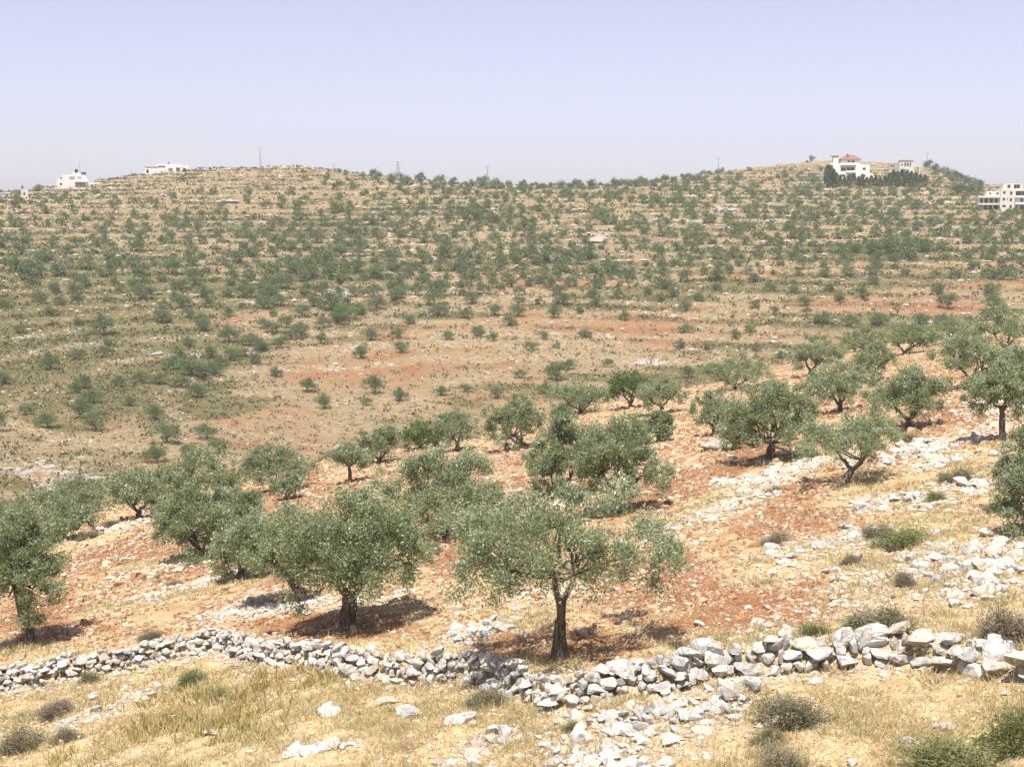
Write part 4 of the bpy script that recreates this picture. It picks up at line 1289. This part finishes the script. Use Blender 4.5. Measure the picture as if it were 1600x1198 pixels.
stone_row('stone_row', [(1190, 875), (1240, 862), (1330, 845), (1400, 838)], .8, 80, .15, .8, 'loose stones scattered along the grassy bank right of centre', 25)
stone_row('stone_row', [(1330, 800), (1400, 790), (1480, 770), (1560, 750)], .9, 80, .2, 1.0, 'weathered grey rocks along the grass terrace below the ochre boulder', 26)
stone_row('stone_row', [(1120, 1000), (1260, 965), (1320, 950), (1390, 925)], .9, 60, .14, .5, 'scatter of small white stones above the boulder wall', 27)
stone_row('stone_row', [(1350, 880), (1430, 900), (1300, 905)], 1.3, 70, .14, .6, 'white stones strewn through dry grass left of the rubble patch', 28)
stone_row('stone_row', [(90, 1140), (150, 1115), (190, 1100), (230, 1080)], .35, 45, .15, .6, 'low broken stone edging below the left wall', 29)
stone_row('stone_row', [(430, 1182), (500, 1172), (560, 1166)], .14, 16, .25, .8, 'flat slabs of pale bedrock level with the straw at bottom', 30)
stone_row('rubble_heap', [(705, 1195), (750, 1170), (790, 1150)], .35, 30, .2, .7, 'stones in grass left of the white rubble heap', 31, 'rubble heap')
stone_row('stone_row', [(1540, 640), (1590, 620), (1500, 650)], 1.0, 40, .2, .9, 'pale stones below the tall round olive at right', 32)
stone_row('stone_row', [(800, 935), (860, 930), (930, 915)], .9, 36, .12, .4, 'small stones on the grass strip behind the sparse olive', 33)
stone_row('stone_row', [(480, 935), (540, 945), (640, 925)], .4, 30, .15, .6, 'whitish stones behind the trunk of the large dense olive', 34)
stone_row('rubble_heap', [(1130, 760), (1170, 748), (1200, 770)], .7, 50, .2, 1.0, 'pale broken bedrock below the two-trunked olive', 35, 'rubble heap')

BOULD = [(1400, 764, 26, 22, 'ochre', 'orange-brown boulder standing out on the grass terrace'), (1478, 1140, 44, 22, 's', 'smooth white boulder between the shrubs at lower right'), (1420, 1160, 24, 18, 's', 'small angular white rock left of the smooth boulder'),
         (1330, 1195, 28, 24, 's', 'pale pinkish rock at the bottom edge right of centre'), (512, 1118, 46, 30, 's', 'grey-topped boulder in the straw below the middle wall'), (640, 1118, 44, 24, 's', 'forked pale rock in the straw beside the low boulder'), (604, 1100, 40, 24, 's', 'light boulder just under the long white wall'),
         (715, 1128, 62, 18, 's', 'long low cream boulder in the dry grass'), (150, 1092, 26, 24, 's', 'round white boulder in front of the left wall'), (336, 1008, 26, 22, 's', 'pale block at the upper end of the left wall'), (1232, 1005, 24, 14, 's', 'white rock above the boulder wall beside a green shrub'),
         (1115, 702, 60, 26, 'r', 'flat pale rock slab by the thin olive tree'), (1590, 735, 34, 22, 's', 'grey boulder at right edge above the green olive'), (1520, 866, 40, 26, 's', 'largest white block in the sunlit rubble patch'), (194, 876, 14, 12, 's', 'single white stone on bare soil right of the left edge tree'),
         (340, 870, 14, 12, 's', 'single white stone under the low rounded olive bush'), (498, 765, 10, 8, 's', 'lone white stone near the little thin-trunked tree'), (785, 985, 46, 22, 's', 'smooth pale rock left of the sparse olive trunk'), (1490, 1000, 20, 12, 's', 'small white stone on the straw behind the boulder wall'),
         (330, 1145, 34, 10, 's', 'flat white stone in the straw at lower left'), (25, 1120, 10, 8, 's', 'tiny white stone on straw at far left'), (1550, 712, 24, 14, 's', 'bright white stone on the stone row at right')]
for i, (u, v, wp, hp, kind, label) in enumerate(BOULD):
    x, y, z = hit(u, v)
    m = y / F_PX
    me = {'s': BIG[i % 8], 'r': ROCK[1], 'ochre': OCH}[kind]
    w, h = wp * m, hp * m
    o = link('boulder', me, None, (x, y, z + h * .25), (RNG.normal() * .1, RNG.normal() * .1, RNG.normal() * .4), (w, w * .75, h * 1.25))
    tag(o, label, 'boulder', 'single boulders on the near ground')

# bare rock slabs on the far slopes
OUT = [(935, 372, 50, 18), (918, 398, 30, 12), (510, 455, 88, 9), (286, 465, 50, 9), (354, 313, 46, 9), (1137, 326, 56, 8), (1086, 350, 26, 10), (236, 551, 40, 10), (96, 550, 26, 11), (60, 730, 60, 14), (130, 745, 60, 12), (20, 760, 40, 10), (110, 715, 50, 9), (160, 765, 40, 10), (285, 633, 24, 10), (322, 638, 22, 9), (668, 642, 28, 10), (820, 402, 22, 7), (440, 455, 34, 9), (1180, 330, 34, 6)]
OUT.sort()
for i, (u, v, wp, hp) in enumerate(OUT):
    x, y, z = hit(u, v)
    m = y / F_PX
    w = wp * m
    o = link('rock_outcrop', ROCK[i % 4], None, (x, y, z - .5), (.17 + RNG.normal() * .05, RNG.normal() * .06, RNG.normal() * .3), (w, w * .9, max(1.4, hp * m * 1.0)))
    tag(o, f'bare grey bedrock slab on the far slopes, {nth(i)} from left', 'rock', 'bedrock slabs on the far slopes')


# ------------------------------------------------------------------ shrubs of the foreground
def make_shrub(seed, mat, nleaf=6500, leafl=.052):
    rng = np.random.default_rng(seed)
    nc = 26
    d = unit(rng.normal(size=(nc, 3))); d[:, 2] = np.abs(d[:, 2])
    C = d * np.array([.40, .40, .60]) * (.45 + .65 * rng.random((nc, 1)))
    ci = rng.integers(0, nc, nleaf)
    pos = C[ci] + rng.normal(size=(nleaf, 3)) * np.array([.085, .085, .12])
    pos[:, 2] = np.maximum(pos[:, 2], .01 + .1 * rng.random(nleaf))
    axis = unit(unit(pos + np.array([0, 0, .15])) + rng.normal(size=(nleaf, 3)) * .55)
    L = leafl * (.6 + .8 * rng.random(nleaf))
    V, Fq = leaves_np(pos, axis, L, L * .30, rng)
    tone = np.clip(rng.random(nc)[ci] * .8 + rng.random(nleaf) * .4, 0, 1)
    fol = mesh_np('shrub_foliage', V, Fq, M[mat], {'tone': np.repeat(tone, 4)})
    VV, FF, nb = [], [], 0
    for k in range(14):
        e = C[rng.integers(nc)] * .95
        v, f = tube(bend_path((0, 0, -.05), e, 4, rng, .02), [.014, .010, .007, .004], 4, rng)
        VV.append(v); FF.append(f + nb); nb += len(v)
    tw = mesh_np('shrub_stems', np.concatenate(VV), np.concatenate(FF), M['bark'])
    return tw, fol


SH = {'m': [make_shrub(700 + k, 'burnet') for k in range(3)], 'b': [make_shrub(710 + k, 'burnet_brown') for k in range(2)], 'g': [make_shrub(720 + k, 'burnet_green') for k in range(3)]}
SHR = [(1385, 984, 125, 62, 'm', 'grey and green thorny shrub right behind the boulder wall'), (1336, 984, 60, 34, 'g', 'green shrub left of the grey thorny one behind the boulder wall'), (1240, 1130, 125, 80, 'm', 'dark mixed shrub in front of the boulder wall left end'), (1200, 1160, 70, 40, 'm', 'small grey shrub beside the dark mixed one'),
       (1568, 1000, 110, 76, 'b', 'brown dry thorn bush at the right edge behind the wall'), (1490, 1200, 170, 78, 'g', 'rounded green shrub at the bottom right'), (1585, 1165, 130, 115, 'g', 'tall green shrub in the bottom right corner'), (1225, 1205, 130, 58, 'm', 'low shrub cut by the bottom edge right of centre'),
       (30, 1168, 84, 48, 'm', 'green-grey shrub at the left edge near the bottom'), (102, 1158, 66, 34, 'm', 'small shrub right of the left edge shrub'), (92, 1116, 74, 34, 'b', 'brown dome shrub in front of the left wall'), (236, 998, 50, 26, 'm', 'olive-brown shrub on top of the left wall'),
       (60, 1070, 34, 28, 'm', 'grey tuft shrub against the left wall'), (140, 1066, 42, 32, 'm', 'pale grey shrub against the middle of the left wall'), (300, 1068, 56, 38, 'g', 'green shrub at the end of the left wall'), (345, 1095, 60, 30, 'g', 'low green shrub among the yellow squill leaves'),
       (1420, 850, 120, 40, 'g', 'long olive-green shrub on the right grass bank'), (1370, 838, 70, 34, 'm', 'grey shrub joined to the long olive-green one'), (905, 1138, 48, 26, 'g', 'bright green tuft above the white rubble heap'), (1272, 992, 56, 40, 'g', 'pale green grassy shrub above the boulder wall'),
       (760, 1100, 90, 44, 'm', 'grey-green grassy shrub below the long white wall'), (176, 824, 44, 20, 'm', 'dark dome shrub left of the grey rubble bank'), (140, 842, 48, 22, 'm', 'dome shrub below the far left field corner'), (310, 880, 60, 20, 'g', 'low green shrub below the rounded olive bush'),
       (1500, 752, 74, 34, 'm', 'grey-green shrub on the terrace right of the ochre boulder'), (1412, 915, 54, 36, 'b', 'grey-brown thorn bush left of the sunlit rubble'), (1218, 850, 60, 28, 'b', 'dry brown shrub on the stone bank right of centre'), (1400, 862, 50, 22, 'b', 'reddish dry shrub beside the long olive-green one'),
       (1330, 880, 46, 26, 'm', 'small olive shrub on the grassy bank among stones'), (1030, 826, 44, 18, 'm', 'grey shrub among the pale stone line'), (860, 778, 40, 18, 'b', 'dry brush at the foot of the crooked-trunk pair'), (1420, 690, 44, 22, 'm', 'grey shrub between white stone rows'), (1180, 612, 44, 14, 'b', 'heap of cut dry brush under the wide low olive'),
       (795, 686, 44, 16, 'b', 'heap of cut dry brush at field edge left of the bushy tree'), (682, 868, 30, 28, 'b', 'reddish-brown dry clump beside the broad dense olive'), (240, 905, 40, 14, 'm', 'low grey shrub on the left of the field'), (1560, 800, 60, 30, 'm', 'grey grass shrub below the green right edge olive'), (600, 785, 30, 12, 'b', 'dry brown clump left of the broad dense olive'),
       (275, 915, 34, 14, 'b', 'pinkish dry clump on the left stone line'), (1460, 780, 50, 24, 'g', 'green grass shrub above the weathered rocks'), (1210, 768, 40, 14, 'm', 'grey shrub at the stone row left of the leaning olive')]
for i, (u, v, wp, hp, k, label) in enumerate(SHR):
    x, y, z = hit(u, v)
    m = y / F_PX
    tw, fol = SH[k][i % len(SH[k])]
    root = tag(empty('thorny_shrub', (x, y, z - .03), RNG.random() * 6.28), label, 'shrub', 'low shrubs on the near ground')
    w = wp * m
    root.scale = (w * 1.08, w * .85, hp * m * .92)
    link('stems', tw, root); link('foliage', fol, root)


# ------------------------------------------------------------------ stuff nobody could count
def polar(n, r0, r1, azm=25.0):
    a = np.radians(RNG.uniform(-azm, azm, n)); r = np.exp(RNG.uniform(math.log(r0), math.log(r1), n))
    return r * np.sin(a), r * np.cos(a)


octa0 = np.array([(1, 0, 0), (0, 1, 0), (-1, 0, 0), (0, -1, 0), (0, 0, 1), (0, 0, -1)], float) * .5
ftri = np.array([(0, 1, 4), (1, 2, 4), (2, 3, 4), (3, 0, 4), (1, 0, 5), (2, 1, 5), (3, 2, 5), (0, 3, 5)])
# stones lying in the tilled earth
n = 190000
x, y = polar(n, 19, 150)
z, nw, p = H(x, y, parts=True)
mR, mG, mB, mT = masks(x, y, z, nw, p)
clump = fbm(x / 1.6, y / 1.6, 3)
prob = nw * (0.16 + .80 * mT) * sstep(.22, .55, clump)
ok = RNG.random(n) < prob
x, y, z, mT = x[ok], y[ok], z[ok], mT[ok]
n = min(len(x), 50000); x, y, z, mT = x[:n], y[:n], z[:n], mT[:n]
r = np.hypot(x, y)
s = np.clip(.075 * np.exp(RNG.normal(size=n) * .42), .03, .26) * np.clip(r / 34.0, .85, 2.1)
cube = np.array([(-1, -1, -1), (1, -1, -1), (1, 1, -1), (-1, 1, -1), (-1, -1, 1), (1, -1, 1), (1, 1, 1), (-1, 1, 1)], float) * .5
V = cube[None] * (1 + .75 * (RNG.random((n, 8, 3)) - .5)) * (s[:, None, None] * np.stack([np.ones(n), .6 + .5 * RNG.random(n), .55 + .45 * RNG.random(n)], 1)[:, None, :])
V[:, 4:, :2] *= .72
ca, sa = np.cos(RNG.random(n) * 6.28), np.sin(RNG.random(n) * 6.28)
V = np.stack([V[..., 0] * ca[:, None] - V[..., 1] * sa[:, None], V[..., 0] * sa[:, None] + V[..., 1] * ca[:, None], V[..., 2]], -1)
V += np.stack([x, y, z + s * .12], 1)[:, None, :]
fq = np.array([(4, 5, 6, 7), (0, 1, 5, 4), (1, 2, 6, 5), (2, 3, 7, 6), (3, 0, 4, 7)])
Fq = (fq[None] + (np.arange(n) * 8)[:, None, None]).reshape(-1, 4)
tone = np.where(RNG.random(n) < .48, .65 + .35 * RNG.random(n), .35 * RNG.random(n))
tone = np.where(mT > .3, tone, .3 * tone)
o = link('loose_field_stones', mesh_np('loose_field_stones', V.reshape(-1, 3), Fq, M['pebble'], {'tone': np.repeat(tone, 8)}))
tag(o, 'countless small pale stones and clods lying in the red earth', 'gravel', kind='stuff')

# broken chips between the bigger stones of walls and rows
C2 = np.concatenate(CHIPS); n = len(C2); x, y = C2[:, 0], C2[:, 1]; z = H(x, y)
s = np.clip(.085 * np.exp(RNG.normal(size=n) * .45), .03, .28) * np.clip(np.hypot(x, y) / 36.0, .85, 1.8)
V = octa0[None] * (1 + .6 * (RNG.random((n, 6, 3)) - .5)) * (s[:, None, None] * np.stack([1.2 + .6 * RNG.random(n), .9 + .5 * RNG.random(n), .7 + .4 * RNG.random(n)], 1)[:, None, :])
V += np.stack([x, y, z + s * .12], 1)[:, None, :]
Fq = (ftri[None] + (np.arange(n) * 6)[:, None, None]).reshape(-1, 3)
o = link('rubble_chips', mesh_np('rubble_chips', V.reshape(-1, 3), Fq, M['chip'], {'tone': np.repeat(.9 * RNG.random(n) ** 2, 6)}))
tag(o, 'broken limestone chips packed between the bigger stones of walls and rows', 'rubble', kind='stuff')

# dry grass
n = 150000
x, y = polar(n, 18, 75)
z, nw, p = H(x, y, parts=True)
mR, mG, mB, mT = masks(x, y, z, nw, p)
prob = nw * np.clip(1.0 - .93 * mT, 0, 1) * (.12 + .88 * sstep(.36, .62, fbm(x / 1.3 + 7, y / 1.3, 3)))
ok = RNG.random(n) < prob
x, y, z = x[ok], y[ok], z[ok]
n = min(len(x), 36000); x, y, z = x[:n], y[:n], z[:n]
print('grass tufts', n)
NB = 7
bx = np.repeat(x, NB) + RNG.normal(size=n * NB) * .10; by = np.repeat(y, NB) + RNG.normal(size=n * NB) * .10
bz = np.repeat(z, NB)
hgt = np.repeat(.10 + .26 * RNG.random(n) ** 2.2, NB) * (.5 + .7 * RNG.random(n * NB))
ax = unit(np.stack([RNG.normal(size=n * NB) * .75, RNG.normal(size=n * NB) * .75, np.ones(n * NB)], 1))
sd = unit(np.cross(ax, RNG.normal(size=(n * NB, 3))))
base = np.stack([bx, by, bz - .02], 1)
wv = (.013 * (np.hypot(bx, by) / 30.0))[:, None]
V = np.stack([base - sd * wv, base + sd * wv, base + ax * hgt[:, None]], 1).reshape(-1, 3)
Fq = np.arange(n * NB * 3).reshape(-1, 3)
tone = np.repeat(np.clip(np.repeat(RNG.random(n), NB) * .6 + RNG.random(n * NB) * .4, 0, 1), 3)
o = link('dry_grass', mesh_np('dry_grass', V, Fq, M['straw'], {'tone': tone}))
tag(o, 'straw-coloured dry grass on the banks and below the walls', 'dry grass', kind='stuff')

# tall dry stalks with seed heads
n = 900
x, y = polar(n, 20, 48)
z, nw, p = H(x, y, parts=True)
mR, mG, mB, mT = masks(x, y, z, nw, p)
ok = RNG.random(n) < nw * (1 - .9 * mT) * sstep(.42, .6, fbm(x / 2.2, y / 2.2 + 33, 2))
x, y, z = x[ok], y[ok], z[ok]; n = len(x)
hh = .4 + .6 * RNG.random(n) ** 1.5
ax = unit(np.stack([RNG.normal(size=n) * .16, RNG.normal(size=n) * .16, np.ones(n)], 1))
b0 = np.stack([x, y, z - .03], 1)
sd = unit(np.cross(ax, RNG.normal(size=(n, 3))))
V1 = np.stack([b0 - sd * .006, b0 + sd * .006, b0 + ax * hh[:, None] + sd * .004, b0 + ax * hh[:, None] - sd * .004], 1).reshape(-1, 3)
NS = 5
tp = np.repeat(b0 + ax * hh[:, None], NS, 0)
V2, F2 = leaves_np(tp + RNG.normal(size=tp.shape) * .02 - np.repeat(ax, NS, 0) * (.12 * RNG.random((n * NS, 1))), unit(np.repeat(ax, NS, 0) + RNG.normal(size=tp.shape) * .5), .05 + .05 * RNG.random(n * NS), .016 + .01 * RNG.random(n * NS), RNG)
Fq = np.concatenate([np.arange(n * 4).reshape(-1, 4), F2 + n * 4])
o = link('dry_stalks', mesh_np('dry_stalks', np.concatenate([V1, V2]), Fq, M['straw'], {'tone': RNG.random(n * 4 + n * NS * 4)}))
tag(o, 'tall dry stalks with seed heads scattered in the straw', 'dry stalks', kind='stuff')

# withered strap leaves in front of the wall
SQ = [(330, 1120, 130, 50), (440, 1065, 110, 40), (250, 1150, 60, 24), (470, 1050, 70, 30), (280, 1080, 60, 40), (90, 1185, 40, 16)]
n = 40000
x, y = polar(n, 19, 36)
z, nw, p = H(x, y, parts=True)
u_, v_ = project(x, y, z)
ok = RNG.random(n) < .55 * ell(u_, v_, SQ) * sstep(.35, .6, fbm(x / .9, y / .9, 2))
x, y, z = x[ok], y[ok], z[ok]
n = min(len(x), 1900); x, y, z = x[:n], y[:n], z[:n]
NB = 4
pos = np.stack([np.repeat(x, NB) + RNG.normal(size=n * NB) * .05, np.repeat(y, NB) + RNG.normal(size=n * NB) * .05, np.repeat(z, NB) - .02], 1)
ax = unit(np.stack([RNG.normal(size=n * NB) * .5, RNG.normal(size=n * NB) * .5, np.ones(n * NB)], 1))
V, Fq = leaves_np(pos, ax, .22 + .22 * RNG.random(n * NB), .035 + .02 * RNG.random(n * NB), RNG)
o = link('withered_strap_leaves', mesh_np('withered_strap_leaves', V, Fq, M['squill'], {'tone': np.repeat(np.repeat(RNG.random(n), NB) * .5 + RNG.random(n * NB) * .5, 4)}))
tag(o, 'yellowing strap leaves of wild bulbs in front of the wall', 'wild leaves', kind='stuff')

# stones and low scrub on the far slopes
n = 110000
a = np.radians(RNG.uniform(-25, 25, n)); r = RNG.uniform(115, 640, n)
x, y = r * np.sin(a), r * np.cos(a)
z, nw, p = H(x, y, parts=True)
mR, mG, mB, mT = masks(x, y, z, nw, p)
ris = np.exp(-((p - .14) / .13) ** 2)
prob = (1 - nw) * np.clip(.13 + .5 * mB + .95 * ris * sstep(.30, .5, fbm(x / 9., y / 9., 2)), 0, 1) * sstep(.15, .5, fbm(x / 4 + 90, y / 4, 2))
ok = RNG.random(n) < prob
x, y, z = x[ok], y[ok], z[ok]; n = min(len(x), 20000); x, y, z = x[:n], y[:n], z[:n]
m_ = 240000                                   # the stone edges of the terraces
a = np.radians(RNG.uniform(-25, 25, m_)); r = RNG.uniform(250, 640, m_)
x2, y2 = r * np.sin(a), r * np.cos(a)
z2, nw2, p2 = H(x2, y2, parts=True)
ok = (nw2 < .2) & (np.abs(p2 - .20) < .055) & (RNG.random(m_) < .9 * sstep(.40, .56, fbm(x2 / 22., y2 / 22., 3)))
x2, y2, z2 = x2[ok][:9000], y2[ok][:9000], z2[ok][:9000]
x, y, z = np.concatenate([x, x2]), np.concatenate([y, y2]), np.concatenate([z, z2]); n = len(x)
r = np.hypot(x, y)
print('far stones', n)
octa = np.array([(1, 0, 0), (0, 1, 0), (-1, 0, 0), (0, -1, 0), (0, 0, 1), (0, 0, -1)], float) * .5
s = np.clip(.34 * np.exp(RNG.normal(size=n) * .5), .18, 1.3) * np.clip(r / 300, .7, 1.5)
V = octa[None] * (1 + .5 * (RNG.random((n, 6, 3)) - .5)) * (s[:, None, None] * np.stack([1.15 + (.3 + 1.3 * sstep(230, 330, r)) * RNG.random(n), 1 + .2 * RNG.random(n), .55 + .35 * RNG.random(n)], 1)[:, None, :])
V += np.stack([x, y, z - s * .07], 1)[:, None, :]
ft = np.array([(0, 1, 4), (1, 2, 4), (2, 3, 4), (3, 0, 4), (1, 0, 5), (2, 1, 5), (3, 2, 5), (0, 3, 5)])
Fq = (ft[None] + (np.arange(n) * 6)[:, None, None]).reshape(-1, 3)
o = link('hillside_stones', mesh_np('hillside_stones', V.reshape(-1, 3), Fq, M['farstone'], {'tone': np.repeat(RNG.random(n) * .8, 6)}))
tag(o, 'pale stones scattered along the terraces of the far slopes', 'rubble', kind='stuff')

n = 130000
a = np.radians(RNG.uniform(-25, 25, n)); r = RNG.uniform(115, 600, n)
x, y = r * np.sin(a), r * np.cos(a)
z, nw, p = H(x, y, parts=True)
mR, mG, mB, mT = masks(x, y, z, nw, p)
prob = (1 - nw) * np.clip(.30 + .75 * mG - .2 * mR, 0, 1) * (1 - .3 * mB)
ok = RNG.random(n) < prob
x, y, z = x[ok], y[ok], z[ok]; n = min(len(x), 44000); x, y, z = x[:n], y[:n], z[:n]
print('scrub', n)
NB = 5
r = np.hypot(x, y)
s = (.38 + .7 * RNG.random(n) ** 2) * np.clip(r / 250, .75, 1.5)
d = unit(RNG.normal(size=(n * NB, 3))); d[:, 2] = np.abs(d[:, 2])
S = np.repeat(s, NB)
pos = np.repeat(np.stack([x, y, z], 1), NB, 0) + d * np.stack([S * .75, S * .75, S * .42], 1) * (.4 + .6 * RNG.random((n * NB, 1)))
ax = unit(d + RNG.normal(size=d.shape) * .6)
V, Fq = leaves_np(pos, ax, S * .58, S * .44, RNG)
o = link('hillside_scrub', mesh_np('hillside_scrub', V, Fq, M['scrub'], {'tone': np.repeat(np.repeat(RNG.random(n), NB) * .6 + .4 * RNG.random(n * NB), 4)}))
tag(o, 'low olive-brown scrub covering the far slopes', 'scrub', kind='stuff')

# ------------------------------------------------------------------ thin summer haze in the air
t = NT('haze_air')
pv = t.node('ShaderNodeVolumePrincipled')
pv.inputs['Color'].default_value = (0.90, 0.95, 1.0, 1)
pv.inputs['Density'].default_value = 0.00021
pv.inputs['Anisotropy'].default_value = 0.1
t.l.new(pv.outputs[0], t.out.inputs['Volume'])
mb = MB(); mb.box(-1340, 1340, -1340, 1340, float(GZ.min()) - 3, 48)
hz = mb.build('haze', t.m)
tag(hz, 'thin pale summer haze over the valley', 'haze', kind='stuff')
